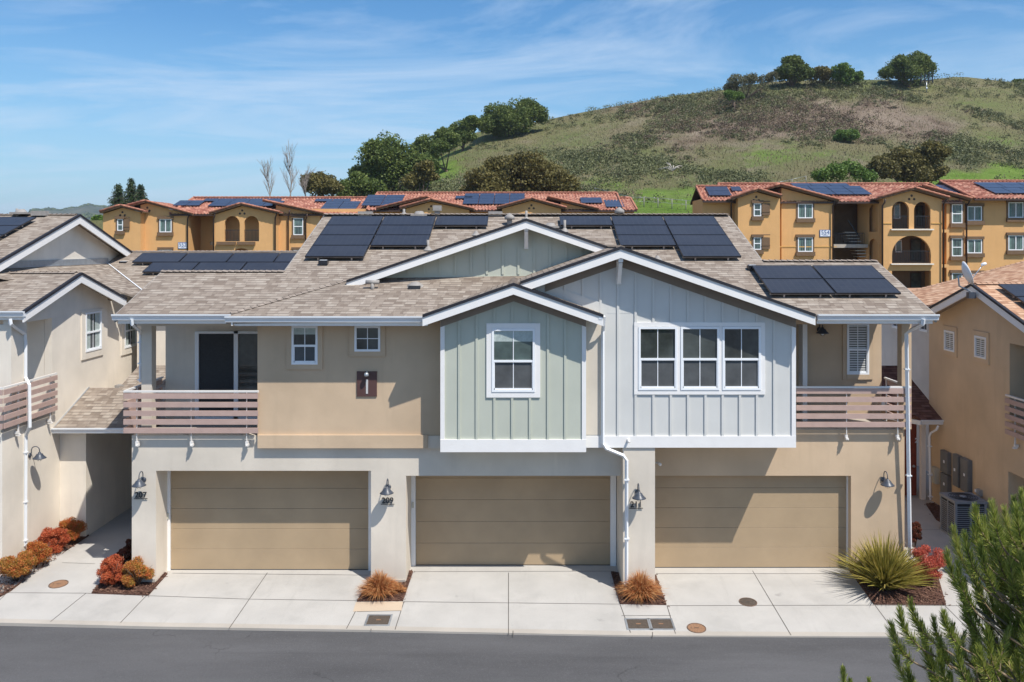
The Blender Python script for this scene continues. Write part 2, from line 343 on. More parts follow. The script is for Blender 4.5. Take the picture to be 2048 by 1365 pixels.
MT = dict(
 stucco_grey=m_stucco('stucco_light_grey', (.68, .61, .515)),
 stucco_tan=m_stucco('stucco_tan', (.59, .445, .305)),
 stucco_left=m_stucco('stucco_cream', (.79, .72, .62)),
 stucco_right=m_stucco('stucco_buff', (.62, .475, .32)),
 stucco_trim=m_stucco('stucco_taupe_trim', (.36, .29, .225), .05),
 stucco_back=m_stucco('stucco_greige', (.62, .575, .53)),
 green=m_boards('sage_boards', (.50, .52, .44)),
 grey=m_boards('pale_grey_boards', (.635, .63, .60)),
 white=m_plain('white_trim', (.83, .81, .785), .45, .03),
 vinyl=m_plain('white_vinyl', (.84, .86, .88), .35, .02),
 gutter=m_plain('white_gutter_metal', (.74, .76, .78), .4, .03),
 rake_shade=m_plain('taupe_rake_shade', (.25, .205, .165), .8, .08),  # shade below the gable rakes, put into a taupe base colour
 soffit=m_plain('tan_soffit', (.30, .235, .18), .85, .05),
 door=m_plain('tan_garage_door', (.395, .29, .18), .62, .09, nscale=1.0, bump=.3),
 black=m_plain('black_metal', (.03, .033, .038), .45, .2),
 lamp=m_plain('charcoal_enamel', (.055, .065, .085), .4, .15, spec=.5),
 darkedge=m_plain('dark_drip_edge', (.018, .018, .024), .6, .2),
 glass=m_glass('window_glass', (.05, .058, .055), .05, .9, .9), glass2=m_glass('tinted_glass', (.06, .085, .08), .05, .9, 1.0), screen2=m_plain('window_screen', (.085, .09, .093), .7, .25, spec=.3, nscale=2.5), screen=m_plain('insect_screen', (.045, .047, .05), .75, .3, spec=.25, nscale=60),
 curtain=m_plain('curtain', (.40, .46, .44), .9, .15, nscale=14),
 blind=m_plain('white_blind', (.62, .63, .62), .7, .04),
 slat=m_plain('mauve_composite_slat', (.46, .325, .28), .75, .08, nscale=5, bump=.3),
 rail=m_plain('white_rail', (.74, .71, .67), .45, .04),
 galv=m_plain('galvanised_metal', (.42, .45, .48), .35, .12, metal=.6, nscale=6),
 pipe=m_plain('grey_vent_pipe', (.30, .28, .26), .7, .15, nscale=9),
 panel=None, acurtain=m_plain('green_curtain', (.12, .19, .17), .8, .25, nscale=3), panelframe=m_plain('panel_frame', (.02, .02, .024), .35, .1), rackmat=m_plain('rack_aluminium', (.35, .35, .37), .4, .1, metal=.7),
 shingle=m_shingle('weathered_shingles', [(.20, .16, .13), (.265, .22, .18), (.315, .265, .22), (.37, .32, .268)], (.06, .045, .038)),
 shingle_o=m_shingle('orange_tan_shingles', [(.34, .18, .11), (.50, .30, .19), (.60, .40, .27)], (.16, .08, .05)),
 shingle_b=m_shingle('dark_brown_shingles', [(.10, .045, .035), (.18, .085, .06), (.24, .13, .10)], (.03, .015, .012)),
 tile=m_tile('terracotta_tiles'), tilecap=m_plain('terracotta_rake_tile', (.40, .17, .11), .8, .35, nscale=4),
 ochre=m_stucco('stucco_ochre', (.70, .405, .175), .06), ochre_band=m_stucco('stucco_gold', (.62, .37, .13), .04),
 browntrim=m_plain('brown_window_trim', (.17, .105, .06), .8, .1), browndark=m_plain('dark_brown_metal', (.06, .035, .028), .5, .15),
 concrete=m_concrete('pale_concrete', (.465, .445, .415), .75), kerb=m_concrete('kerb_concrete', (.44, .40, .35), .25),  # the paving's own pale tone, stained at random
 joint=m_plain('joint_dirt', (.10, .09, .08), .95, .3), asphalt=m_asphalt('sealed_asphalt'),
 plaque=m_plain('maroon_plaque', (.10, .05, .045), .5, .1), red=m_plain('red_brown_door', (.22, .045, .025), .5, .15, nscale=8),
 iron=m_plain('rusty_iron_lid', (.16, .10, .07), .8, .35, nscale=22, bump=.6), rust=m_plain('rust_brown_lid', (.27, .15, .085), .85, .25, nscale=30, bump=.6),
 boxlid=m_plain('dark_composite_lid', (.085, .065, .05), .85, .3, nscale=25, bump=.6), meter=m_plain('grey_meter_enamel', (.16, .165, .165), .45, .15),
 signwhite=m_plain('sign_white', (.78, .80, .84), .5, .02), signblue=m_plain('sign_blue', (.05, .12, .32), .5, .02), beige=m_plain('beige_plastic', (.55, .52, .42), .5, .04),
 acgrey=m_plain('grey_ac_metal', (.24, .26, .29), .5, .1), bark=m_plain('bark', (.13, .095, .07), .95, .3, nscale=12, bump=.8), dead=m_plain('bleached_wood', (.52, .47, .41), .9, .2, nscale=9),
 dish=m_plain('dish_grey_white', (.8, .8, .8), .45, .05))
def m_panel():
    m, q = mat('solar_glass', (.012, .014, .02), .3, spec=.35); n, l = q['n'], q['l']
    uv = q['tc'].outputs['UV']; br = n.new('ShaderNodeTexBrick'); l.new(uv, br.inputs['Vector']); br.offset = 0
    br.inputs['Scale'].default_value = 1; br.inputs['Brick Width'].default_value = .162; br.inputs['Row Height'].default_value = .152; br.inputs['Mortar Size'].default_value = .004
    br.inputs['Color1'].default_value = (.026, .027, .034, 1); br.inputs['Color2'].default_value = (.032, .033, .040, 1); br.inputs['Mortar'].default_value = (.065, .066, .075, 1)
    a = q['mixc'](br.outputs[0], q['rgb']((.05, .05, .06)), q['mr'](q['noise'](1.1, 5, .6), .45, .8, 0, .5))
    l.new(a, q['b'].inputs['Base Color']); return m
MT['panel'] = m_panel()

MT['deadgrey'] = m_plain('grey_bare_wood', (.30, .26, .23), .9, .25, nscale=5)

MT['ridgecap'] = m_plain('ridge_cap_shingle', (.27, .225, .19), .95, .35, spec=.1, nscale=9)
MT['ridgecap_o'] = m_plain('orange_ridge_cap', (.44, .27, .18), .95, .3, spec=.1, nscale=9)

MT['meterlight'] = m_plain('brushed_numeral', (.55, .54, .53), .5, .05)

MT['twig'] = m_plain('tan_pine_twig', (.22, .16, .10), .9, .3, nscale=14)

MT['loggia_shade'] = m_stucco('stucco_ochre_shaded', (.22, .155, .10), .08)  # ochre loggia walls darkened in colour to stand for their shade
# ================================================================ the ground near the houses
BEDS = []
def build_ground():
    cx = [(-60,20.2),(-11.4,18.54),(-8,18.38),(-3.7,18.25),(2.2,18.02),(10.6,17.95),(60,17.6)]
    def curbY(x):
        for (a, ya), (b, yb) in zip(cx[:-1], cx[1:]):
            if a <= x <= b: return ya + (yb-ya)*(x-a)/(b-a)
    m = MB(); m.poly([(-4000,-3000,-.42),(4000,-3000,-.42),(4000,5000,-.42),(-4000,5000,-.42)]); tag(m.build('ground', mat_ground), kind='structure')
    m = MB()
    xs = sorted({c[0] for c in cx} | {x*1.0 for x in range(-30, 31)})
    for a, b in zip(xs[:-1], xs[1:]):
        m.poly([(a,-60,-.24),(b,-60,-.24),(b,curbY(b)+.02,-.24),(a,curbY(a)+.02,-.24)])
    tag(m.build('street', MT['asphalt']), kind='structure')
    k = MB(); c = MB()
    for a, b in zip(xs[:-1], xs[1:]):
        ya, yb = curbY(a), curbY(b); w = .17
        k.prism([(a,ya,zg(ya)),(b,yb,zg(yb)),(b,yb+w,zg(yb+w)),(a,ya+w,zg(ya+w))], (0,0,-.3))
        c.prism([(a,ya+w,zg(ya+w)),(b,yb+w,zg(yb+w)),(b,21,0),(a,21,0)], (0,0,-.3))
        c.prism([(a,21,0),(b,21,0),(b,42,0),(a,42,0)], (0,0,-.3))
    tag(k.build('kerb', MT['kerb']), kind='structure'); tag(c.build('pavement', MT['concrete']), kind='structure')
    j = MB()
    def seg(a, b, w=.016, off=.004):
        p, q = Vector(G(*a)), Vector(G(*b)); n = max(1, int((q-p).length/.8)); t = (q-p).normalized(); u = Vector((t.y, -t.x, 0))*w/2
        for i in range(n):
            A = p + (q-p)*i/n; B = p + (q-p)*(i+1)/n
            pts = []
            for s in (A+u, A-u, B-u, B+u): pts.append((s.x, s.y, zg(s.y)+off))
            j.poly(pts)
    for a, b in [((535,1146),(458,1258)),((1017,1146),(1017,1270)),((1505,1142),(1582,1271)),((293,1192),(241,1246)),((172,1187),(101,1244)),
                 ((16,1184),(-30,1230)),((0,1186),(172,1187)),((172,1187),(293,1192)),((293,1192),(500,1199)),((500,1199),(722,1202)),((808,1204),(1240,1209)),((1334,1212),(1750,1211)),
                 ((1750,1211),(2048,1213)),((722,1202),(693,1258)),((808,1204),(790,1260)),((1240,1209),(1261,1266)),((1334,1212),(1351,1268)),((1750,1211),(1795,1272)),((1890,1212),(1950,1272)),
                 ((345,1147),(735,1151)),((830,1144),(1228,1143)),((1312,1148),(1690,1148)),((742,1258),(742,1262)),((1026,1262),(1026,1274)),((1305,1265),(1305,1276)),
                 ((714,1224),(802,1222)),((1243,1232),(1342,1232)),((124,1126),(190,1128)),((1840,1060),(1900,1060))]:
        seg(a, b)
    tag(j.build('pavement_joints', MT['joint']), kind='structure')
    m = MB()
    beds_ = []
    def bed(pts):
        beds_.append(pts)
        pp = [G(*p) for p in pts]; m.prism([(x,y,zg(y)+.03) for x,y,z in pp], (0,0,-.06))
    bed([(-60,1228),(22,1183),(178,1072),(120,1072),(-60,1190)]); bed([(183,1188),(297,1192),(335,1149),(262,1128),(215,1150)])
    bed([(714,1204),(806,1203),(826,1145),(800,1142),(738,1168)]); bed([(1240,1209),(1333,1211),(1312,1152),(1222,1146)])
    bed([(1748,1210),(1892,1211),(1868,1125),(1700,1144)]); bed([(1872,1040),(2000,1120),(2048,1150),(2048,1100),(1868,1008),(1852,1010)])
    tag(m.build('mulch', mat_mulch), kind='stuff')
    BEDS.extend(beds_)
    st = MB(); pp = [G(*p) for p in [(712,1205),(806,1204),(803,1222),(706,1224)]]
    st.poly([(x,y,z+.006) for x,y,z in pp]); tag(st.build('rust_stained_slab', MT['stain']), kind='structure')
def m_groundmat():
    m, q = mat('dry_ground', (.2,.17,.1), .95)
    a = q['mixc'](q['rgb']((.16,.15,.07)), q['rgb']((.28,.23,.14)), q['mr'](q['noise'](.05, 8, .7), .35, .7)); q['l'].new(a, q['b'].inputs['Base Color']); return m
def m_mulchmat():
    m, q = mat('red_bark_mulch', (.15,.06,.04), .95)
    a = q['mixc'](q['rgb']((.05,.022,.016)), q['rgb']((.23,.12,.085)), q['mr'](q['noise'](38, 4, .75), .35, .68)); q['l'].new(a, q['b'].inputs['Base Color']); q['bump'](q['noise'](45, 4, .8), 1, .04); return m
mat_ground = m_groundmat(); mat_mulch = m_mulchmat()
MT['stain'] = m_concrete('rust_stained_concrete', (.54,.43,.32), .6)
build_ground()
def mulch_chips():
    V = []; Q = []; r_ = random.Random(5)
    for pts in BEDS:
        cx_ = sum(p[0] for p in pts)/len(pts); cy_ = sum(p[1] for p in pts)/len(pts)
        n = 1500
        for _ in range(n):
            i = r_.randrange(len(pts)); a, b = pts[i], pts[(i+1) % len(pts)]; u, v = r_.random(), 1-math.sqrt(r_.random()); spill = 1.0 if r_.random() < .93 else 1.10
            px = cx_ + (a[0]+(b[0]-a[0])*u-cx_)*(1-v)*spill; py = cy_ + (a[1]+(b[1]-a[1])*u-cy_)*(1-v)*spill
            if py < 1000: continue
            x, y, z = G(px, py); z += .034 + r_.random()*.02 if spill == 1 else .008; s_ = r_.uniform(.012, .034); t_ = r_.uniform(0, 6.28); w_ = s_*r_.uniform(.25, .6); k = len(V)
            d = Vector((math.cos(t_), math.sin(t_), r_.uniform(-.4, .4)))*s_; e = Vector((-math.sin(t_), math.cos(t_), r_.uniform(-.5, .5)))*w_; c = Vector((x, y, z))
            V += [tuple(c-d-e), tuple(c+d-e), tuple(c+d+e), tuple(c-d+e)]; Q.append((k, k+1, k+2, k+3))
    tag(fastmesh('mulch_chips', np.array(V), np.array(Q), m_leaf('bark_chips', [(.035,.016,.012),(.13,.065,.045),(.30,.19,.13)], .9, 20, 0)), kind='stuff')
mulch_chips()

# lids and manholes in the paving
def lid_round(px, py, r, m, label):
    x, y, z = G(px, py); o = thing('manhole_cover', label, 'manhole cover', (x,y,z))
    MB().lathe([(0,.010),(r*.88,.010),(r*.9,.004)], (x,y,z), 28, axis=(0,-.07,1), smooth=False).build('cover', m, o)
    MB().lathe([(r*.92,.0),(r*.92,.012),(r,.012),(r,.0)], (x,y,z), 28, axis=(0,-.07,1), smooth=False).build('rim', MT['iron'], o)
    k = MB(); k.box(x-.05,x+.05,y-.01,y+.01,z+.008,z+.012); k.box(x-r*.6,x-r*.5,y-.02,y+.02,z+.008,z+.011); k.build('pick_slot', MT['black'], o)
lid_round(117,1169,.215,MT['rust'],'round brown cleanout lid in the left walkway in front of the shrubs')
lid_round(1496,1205,.205,MT['boxlid'],'dark round lid in the middle of the right hand driveway')
lid_round(1393,1257,.205,MT['rust'],'orange brown round lid in the right driveway close to the street')
def lid_box(px, py, label):
    x, y, z = G(px, py); o = thing('utility_box', label, 'utility box', (x,y,z), 'rectangular utility boxes set in the pavement')
    f = MB(T=lambda a,b,c: (x+a, y+b, zg(y+b)+c)); w, h = .24, .20
    for s in (-1,1): f.box(s*(w+.02)-.02, s*(w+.02)+.02, -h-.04, h+.04, -.05, .012)
    for s in (-1,1): f.box(-w, w, s*(h+.02)-.02, s*(h+.02)+.02, -.05, .012)
    f.build('rim', MT['galv'], o)
    g = MB(T=f.T); g.box(-w+.004,w-.004,-h+.004,h-.004,-.05,.007); g.build('lid', MT['boxlid'], o)
    g = MB(T=f.T); g.box(-.05,.05,-.012,.012,.007,.012); g.box(-.05,.05,.02,.03,.007,.010); g.build('marking', MT['rust'], o)
lid_box(757,1241,'dark rectangular utility lid in front of the grass clump between the two left driveways')
lid_box(1277,1249,'left one of the two dark rectangular lids side by side near the right driveway')
lid_box(1322,1249,'right one of the two dark rectangular lids side by side near the right driveway')

# ================================================================ shared house parts
def frameT(o, u, n):                              # local (a along wall, b outward, c up) -> world
    o = Vector(o); u = Vector(u); n = Vector(n)
    return lambda a, b, c: tuple(o + u*a + n*b + Vector((0,0,1))*c)
def faceS(Y): return frameT((0,Y,0), (1,0,0), (0,-1,0))       # a wall facing the street: a = X
def faceE(X): return frameT((X,0,0), (0,1,0), (1,0,0))        # a wall facing right: a = Y
def faceW(X): return frameT((X,0,0), (0,1,0), (-1,0,0))       # a wall facing left: a = Y
def window(parent, T, a0, a1, c0, c1, kind='hung', units=1, trim=None, tm=None, fm=None, glass=None, fill=None, grid=True, proud=.05, sill=0.0):
    fm = fm or MT['vinyl']; glass = glass or MT['glass']
    f = MB(T); t = .05
    W = (a1-a0)
    for (x0,x1,z0,z1) in ((a0,a1,c1-t,c1),(a0,a1,c0,c0+t),(a0,a0+t,c0+t,c1-t),(a1-t,a1,c0+t,c1-t)): f.box(x0,x1,-.01,proud,z0,z1)
    g = MB(T); mu = MB(T); cu = MB(T)
    for k in range(units):
        u0 = a0 + W*k/units + t*.8; u1 = a0 + W*(k+1)/units - t*.8
        if k: f.box(u0-t*1.5, u0, -.01, proud, c0+t, c1-t)
        if kind == 'hung':
            mid = c0 + (c1-c0)*.49
            f.box(u0, u1, .004, proud-.006, mid-.03, mid+.02)
            for s in (u0, u1-.028): f.box(s, s+.028, .004, proud-.012, c0+t, mid-.03)
            f.box(u0, u1, .004, proud-.012, c0+t, c0+t+.035)
            if grid: mu.box((u0+u1)/2-.009,(u0+u1)/2+.009,.012,.020,c0+t,c1-t)
        elif kind == 'slider':
            f.box((u0+u1)/2-.03,(u0+u1)/2+.03,.004,proud-.006,c0+t,c1-t)
            if grid:
                for fr in (.27,.73): mu.box(u0+(u1-u0)*fr-.008,u0+(u1-u0)*fr+.008,.012,.018,c0+t,c1-t)
        else:
            if grid: mu.box((u0+u1)/2-.009,(u0+u1)/2+.009,.012,.020,c0+t,c1-t); mu.box(u0,u1,.013,.021,(c0+c1)/2-.009,(c0+c1)/2+.009)
        if kind == 'hungx':
            pass
    win = f.build('window', fm, parent)
    g.box(a0+t*.5, a1-t*.5, -.008, .006, c0+t*.5, c1-t*.5); g.build('pane', glass, win)
    if kind == 'hung':
        sc = MB(T)
        for k in range(units): sc.box(a0+W*k/units+t*.8+.03, a0+W*(k+1)/units-t*.8-.03, .0062, .0092, c0+t+.03, c0+(c1-c0)*.49-.03)
        sc.build('screen', MT['screen2'], win)
    if mu.f: mu.build('muntin', fm, win)
    if fill == 'blind':
        n = int((c1-c0)/.065)
        for i in range(n):
            z = c0 + t + (c1-c0-2*t)*(i+.5)/n; cu.box(a0+t, a1-t, .006, .011, z-.017, z+.017)
        cu.build('blind', MT['blind'], win)
    elif fill == 'shade':
        cu.box(a0+t, a1-t, .006, .010, c1-t-(c1-c0)*.17, c1-t); cu.build('roller_shade', MT['curtain'], win)
    elif fill == 'curtain':
        for i in range(6):
            x = a0+t+(W-2*t)*i/6; 
            if i in (0,1,4,5): cu.box(x, x+W/7, .006, .010, c0+t, c1-t)
        cu.build('curtain', MT['curtain'], win)
    if trim:
        l, r_, b, u = trim; q = MB(T); d = .035
        q.box(a0-l,a0-.002,-.01,d,c0-b,c1+u); q.box(a1+.002,a1+r_,-.01,d,c0-b,c1+u); q.box(a0-.002,a1+.002,-.01,d-.002,c1+.002,c1+u); q.box(a0-.002,a1+.002,-.01,d+sill,c0-b,c0-.002)
        q.build('window_trim', tm or MT['white'], win)
    return win
def balcony(parent, T, a0, a1, z0, posts, name='balcony_railing', top=4.60, brackets=True, slm=None):
    zs = [(-.0,.125),(.205,.33),(.41,.535),(.615,.74),(.82,.945)]
    r = MB(T); r.box(a0-.01, a1+.01, -.035, .02, top-.045, top)
    for a in posts:
        r.box(a-.008, a+.008, -.04, -.002, z0-.22, top-.045)
    rail = r.build(name, MT['rail'], parent)
    for b, t in zs:
        MB(T).box(a0, a1, 0, .032, z0+b, z0+t).build('slat', slm or MT['slat'], rail)
    if brackets:
        for a in posts:
            q = MB(T); q.box(a-.03,a+.03,-.10,-.0,z0-.27,z0-.20); q.box(a-.02,a+.045,-.08,.02,z0-.32,z0-.27); q.tube([(a+.01,.02,z0-.30),(a+.01,.045,z0-.30)], .014, 6); q.build('bracket', MT['rail'], rail)
    return rail
def battens(m, a_list, c0, topf, w=.055, d=.028):
    for a in a_list:
        m.add([(a-w/2,.0,c0),(a+w/2,.0,c0),(a+w/2,d,c0),(a-w/2,d,c0),(a-w/2,.0,topf(a-w/2)),(a+w/2,.0,topf(a+w/2)),(a+w/2,d,topf(a+w/2)),(a-w/2,d,topf(a-w/2))],
              [(0,3,2,1),(4,5,6,7),(0,1,5,4),(1,2,6,5),(2,3,7,6),(3,0,4,7)])
def rake(parent, T, pa, pk, pb, h=.2, nm='fascia', ta=0, edge=.055, ch=.0):
    """gable verge in a wall frame: eave point pa, peak pk, eave point pb as (a, c); b=0 is the verge plane"""
    f = MB(T); e = MB(T)
    for p, q in ((pa, pk), (pk, pb)):
        if p is None or q is None: continue
        f.prism([(p[0],-.04,p[1]-edge),(q[0],-.04,q[1]-edge),(q[0],-.04,q[1]-edge-h),(p[0],-.04,p[1]-edge-h)], (0,.04,0) if T is None else (0,.04,0))
        e.prism([(p[0],-.06,p[1]+.012),(q[0],-.06,q[1]+.012),(q[0],-.06,q[1]-edge),(p[0],-.06,p[1]-edge)], (0,.085,0))
    e.build('roof_edge', MT['darkedge'], parent); return f.build(nm, MT['white'], parent)
def gutter(parent, T, a0, a1, z, name='gutter'):
    m = MB(T); m.prism([(a0,-.03,z),(a0,.10,z),(a0,.10,z-.035),(a0,.075,z-.06),(a0,.06,z-.13),(a0,-.03,z-.13)], (a1-a0,0,0)); m.box(a0,a1,.10,.108,z-.02,z+.012); 
    return m.build(name, MT['gutter'], parent)
def fboard(parent, T, a0, a1, z, h=.17):
    return MB(T).box(a0+.03,a1-.03,-.06,-.032,z-h,z-.02).build('fascia', MT['white'], parent)
def downspout(parent, pts, r=.042):
    m = MB(); m.tube(pts, r, 4); 
    for i in range(len(m.sm)): m.sm[i] = False
    p = pts[-2]; q = pts[-1]
    o = m.build('downspout', MT['gutter'], parent)
    s = MB()
    for fr in (.15,.6,.95):
        c = Vector(p).lerp(Vector(q), fr); s.box(c.x-.06,c.x+.06,c.y-.05,c.y+.05,c.z-.015,c.z+.015)
    s.build('strap', MT['gutter'], o); return o

LAMPS = []
def make_lamp():
    o = thing('wall_lamp', 'x', 'wall lamp', (0,0,0), 'charcoal barn style wall lamps')
    MB().lathe([(0,.0),(.06,.0),(.065,-.012),(.05,-.03),(0,-.035)], (0,0,0), 20, axis=(0,1,0)).build('wall_plate', MT['lamp'], o)
    arc = [(0,-.02,0),(0,-.05,.06)] + [(0,-.155+.105*math.cos(t), .13+.10*math.sin(t)) for t in [i*math.pi/9 for i in range(10)]] + [(0,-.26,.06)]
    MB().tube(arc, .0115, 8).build('arm', MT['lamp'], o)
    MB().lathe([(0,.085),(.032,.083),(.036,.05),(.07,.04),(.085,.015),(.10,-.01),(.145,-.055),(.165,-.075),(.160,-.078),(.10,-.03),(.05,.0),(0,.0)], (0,-.26,0), 28).build('shade', MT['lamp'], o)
    MB().lathe([(0,-.0),(.035,-.02),(.045,-.07),(.03,-.115),(0,-.13)], (0,-.26,0), 16).build('bulb', MT['signwhite'], o)
    c = MB()
    for k in range(6):
        a = k*math.pi/3; c.tube([(.075*math.cos(a),-.26+.075*math.sin(a),-.03),(.072*math.cos(a),-.26+.072*math.sin(a),-.10),(.03*math.cos(a),-.26+.03*math.sin(a),-.145)], .003, 4)
    c.build('bulb_cage', MT['black'], o); return o
def lamp(loc, label, rz=0):
    if not LAMPS:
        o = make_lamp(); LAMPS.append(o); o.location = loc; o.rotation_euler = (0,0,rz); o['label'] = label; return o
    return copy_tree(LAMPS[0], loc, rz, label)

def solar(label, T, cells, w=1.60, h=.9, gap=.018, rows_up=None):
    """T: (a along, s up the slope, n above the roof) -> world; cells: (a, s) lower left corners"""
    c0 = T(cells[0][0], cells[0][1], 0); o = thing('solar_array', label, 'solar panels', c0)
    rk = MB(T)
    for i, (a, s) in enumerate(cells):
        p = MB(T); p.box(a+.012, a+w-.012, s+.012, s+h-.012, .128, .145)
        pn = p.build('solar_panel', MT['panel'], o)
        f = MB(T)
        for x0,x1,y0,y1 in ((a+gap/2,a+w-gap/2,s+gap/2,s+.022),(a+gap/2,a+w-gap/2,s+h-.022,s+h-gap/2),(a+gap/2,a+.022,s+.022,s+h-.022),(a+w-.022,a+w-gap/2,s+.022,s+h-.022)): f.box(x0,x1,y0,y1,.105,.15)
        f.build('panel_frame', MT['panelframe'], pn)
        for x in (a+.35, a+w-.35):
            rk.box(x-.02,x+.02,s+.05,s+.10,.0,.105)
        rk.box(a, a+w, s+.06, s+.10, .075, .105)
    rk.build('racking', MT['rackmat'], o)
    return o

# ================================================================ the three garage townhouse
H = thing('townhouse', 'wide two storey townhouse with three tan garage doors and sage and pale grey board siding', 'house', (0,21,0))
S0 = .359
def zm(Y): return 6.446 + S0*(Y-20)               # main roof plane
YW, YT, YG, YB, YR = 20.39, 20.33, 19.80, 20.0, 21.0     # lower wall, tan wall, sage bay, grey bay, right wall
D1, D2, D3 = 21.1, 21.4, 21.24
XL, XR = -9.36, 9.45
def ax(px, Y): return X_(px, Y)
# lower street wall with two garage openings
o1 = (ax(312,YW), ax(742,YW), -.5, Z_(942,YW), 0); o2 = (ax(812,YW), ax(1244,YW), -.5, Z_(952,YW), 0)
m = MB(); m.facade(XL, ax(1246,YW), -.35, 3.50, YW, YW+.22, [o1, o2]); m.build('wall', MT['stucco_grey'], H)
m = MB()   # garage reveals and side walls
for x0, x1 in ((o1[0]-.12,o1[0]),(o1[1],o1[1]+.12),(o2[0]-.12,o2[0]),(o2[1],o2[1]+.12)):
    m.box(x0,x1,YW+.221,D2+.2,-.3,2.9)
m.box(o1[0]+.001,o1[1]-.001,YW+.221,D2+.2,o1[3],o1[3]+.3); m.box(o2[0]+.001,o2[1]-.001,YW+.221,D2+.2,o2[3],o2[3]+.3)
m.box(XL,XL+.2,YW+.221,27,-.3,3.5)
m.build('garage_reveal', MT['stucco_grey'], H)
m = MB(); m.box(ax(1246,YB),ax(1310,YB),YB,YR+.3,-.4,3.3); m.build('pillar', MT['stucco_grey'], H)
m = MB(); m.box(XL+.02,o1[0]-.02,YW-.03,YW-.002,-.35,.06); m.box(o1[1]+.02,o2[0]-.02,YW-.03,YW-.002,-.35,.04); m.box(ax(1248,YB),ax(1308,YB),YB-.03,YB-.002,-.35,.03); m.build('footing', MT['kerb'], H)
# right lower wall
o3 = (ax(1290,YR), ax(1702,YR), -.5, Z_(952,YR), 0)
m = MB(); m.facade(ax(1300,YR), XR, -.35, 3.5, YR, YR+.22, [o3]); m.box(XR-.2,XR,YR+.221,27.5,-.3,3.45); m.build('wall', MT['stucco_tan'], H)
m = MB(); m.box(o3[1],o3[1]+.08,YR+.221,D3+.2,-.3,2.6); m.box(o3[0],o3[1]-.001,YR+.221,D3+.2,o3[3],o3[3]+.25); m.build('garage_reveal', MT['stucco_tan'], H)
# garage doors
def gdoor(x0, x1, Y, top, lab=None):
    base = MB().box(x0,x1,Y+.035,Y+.06,0.0,top).build('garage_door', MT['door'], H)
    n = 5; hh = (top-.02)/n
    for i in range(n):
        q = MB(); z0 = .015 + i*hh; z1 = z0 + hh - .003
        q.prism([(x0,Y+.034,z0),(x0,Y,z0+.003),(x0,Y,z1-.006),(x0,Y+.004,z1),(x0,Y+.034,z1)], (x1-x0,0,0)); q.build('door_section', MT['door'], base)
    MB().box(x0,x1,Y-.005,Y+.034,0.0,.014).build('bottom_seal', MT['black'], base)
    return base
gdoor(ax(342,D1), ax(737,D1), D1, Z_(944,D1)+.1); gdoor(ax(832,D2), ax(1220,D2), D2, 2.75); gdoor(ax(1300,D3), ax(1692,D3), D3, Z_(944,D3)+.1)
for a, b, Y in ((328,341.5,D1),(737.5,748,D1),(820,831.5,D2),(1220.5,1232,D2),(1692.5,1706,D3)):
    MB().box(ax(a,Y),ax(b,Y),Y-.05,Y+.06,-.02,2.62).build('door_jamb', MT['white'], H)
for px, py, Y in ((336,1032,D1-.05),(826,1010,D2-.05),(1698,1014,D3-.05)):
    x, y, z = P(px, py, Y); MB().box(x-.02,x+.02,y-.035,y,z-.07,z+.07).build('door_sensor', MT['beige'], H)
# tan upper wall
zT = 6.42; xTl, xTr = ax(515,YT), ax(890,YT)
m = MB(); m.facade(xTl, xTr, Z_(897,YT), zT, YT, YT+.22); m.box(xTl, xTl+.18, YT+.221, 22.42, 3.3, zT); m.build('wall', MT['stucco_tan'], H)
m = MB(); m.box(ax(515,YT-.07), ax(855,YT-.07), YT-.07, YT-.002, Z_(897,YT-.07), Z_(871,YT-.07)); m.build('band', MT['stucco_tan'], H)
m = MB(); m.box(ax(855.5,YT), ax(884,YT), YT-.02, YT-.003, Z_(897,YT), Z_(872,YT)); m.build('band', MT['stucco_grey'], H)
T = faceS(YT)
window(H, T, ax(584,YT), ax(636,YT), Z_(729,YT), Z_(652,YT), 'hung', trim=(.125,.115,.12,.03), tm=MT['stucco_tan'], fill='shade')
window(H, T, ax(709.5,YT), ax(761,YT), Z_(703,YT), Z_(652,YT), 'grid', trim=(.125,.115,.12,.03), tm=MT['stucco_tan'])
# building number plaque
o = H
pq = MB(faceS(YT)); pq.box(ax(714,YT),ax(754,YT),-.005,.03,Z_(793,YT),Z_(743,YT)); pq = pq.build('number_plaque', MT['plaque'], H)
text_mesh('numeral', '1', .50, (ax(734.5,YT), YT-.036, Z_(775,YT)), MT['meterlight'], pq, ext=.006)
c = MB(faceS(YT)); x = ax(735,YT); z = Z_(746,YT); c.lathe([(0,0),(.05,0),(.055,.02),(.055,.05),(.04,.08),(0,.08)], (x,.14,z-.06), 18); c.tube([(x,.02,z+.02),(x,.13,z+.03)], .022, 8); c.build('plaque_lamp', MT['galv'], pq)
# left balcony recess
YK = 22.32
m = MB(); m.box(XL, ax(390,YK), YK, YK+.2, 3.3, 6.40); m.box(ax(390,YK)+.001, xTl, YK, YK+.2, 5.80, 6.40); m.box(XL,XL+.2,YK+.201,27,3.501,6.6); m.build('wall', MT['stucco_grey'], H)
m = MB(); m.box(XL-.02, xTl-.001, YW+.221, YK-.001, 3.30, 3.50); m.build('balcony_floor', MT['kerb'], H)
xs0, xs1 = ax(391,YK), ax(391,YK)+2.0
s = MB(faceS(YK))
for a, b, z0, z1 in ((xs0,xs0+.10,3.5,5.80),(xs0+1.02,xs0+1.13,3.5,5.80),(xs1-.08,xs1,3.5,5.80),(xs0+.10,xs1-.08,5.74,5.80),(xs0+.10,xs1-.08,3.5,3.57)): s.box(a,b,-.02,.05,z0,z1)
sdoor = s.build('sliding_door', MT['vinyl'], H)
MB(faceS(YK)).box(xs0+.05,xs0+1.05,-.03,.012,3.55,5.76).build('screen', MT['screen'], sdoor)
MB(faceS(YK)).box(xs0+1.08,xs1-.04,-.03,.006,3.55,5.76).build('pane', MT['glass'], sdoor)
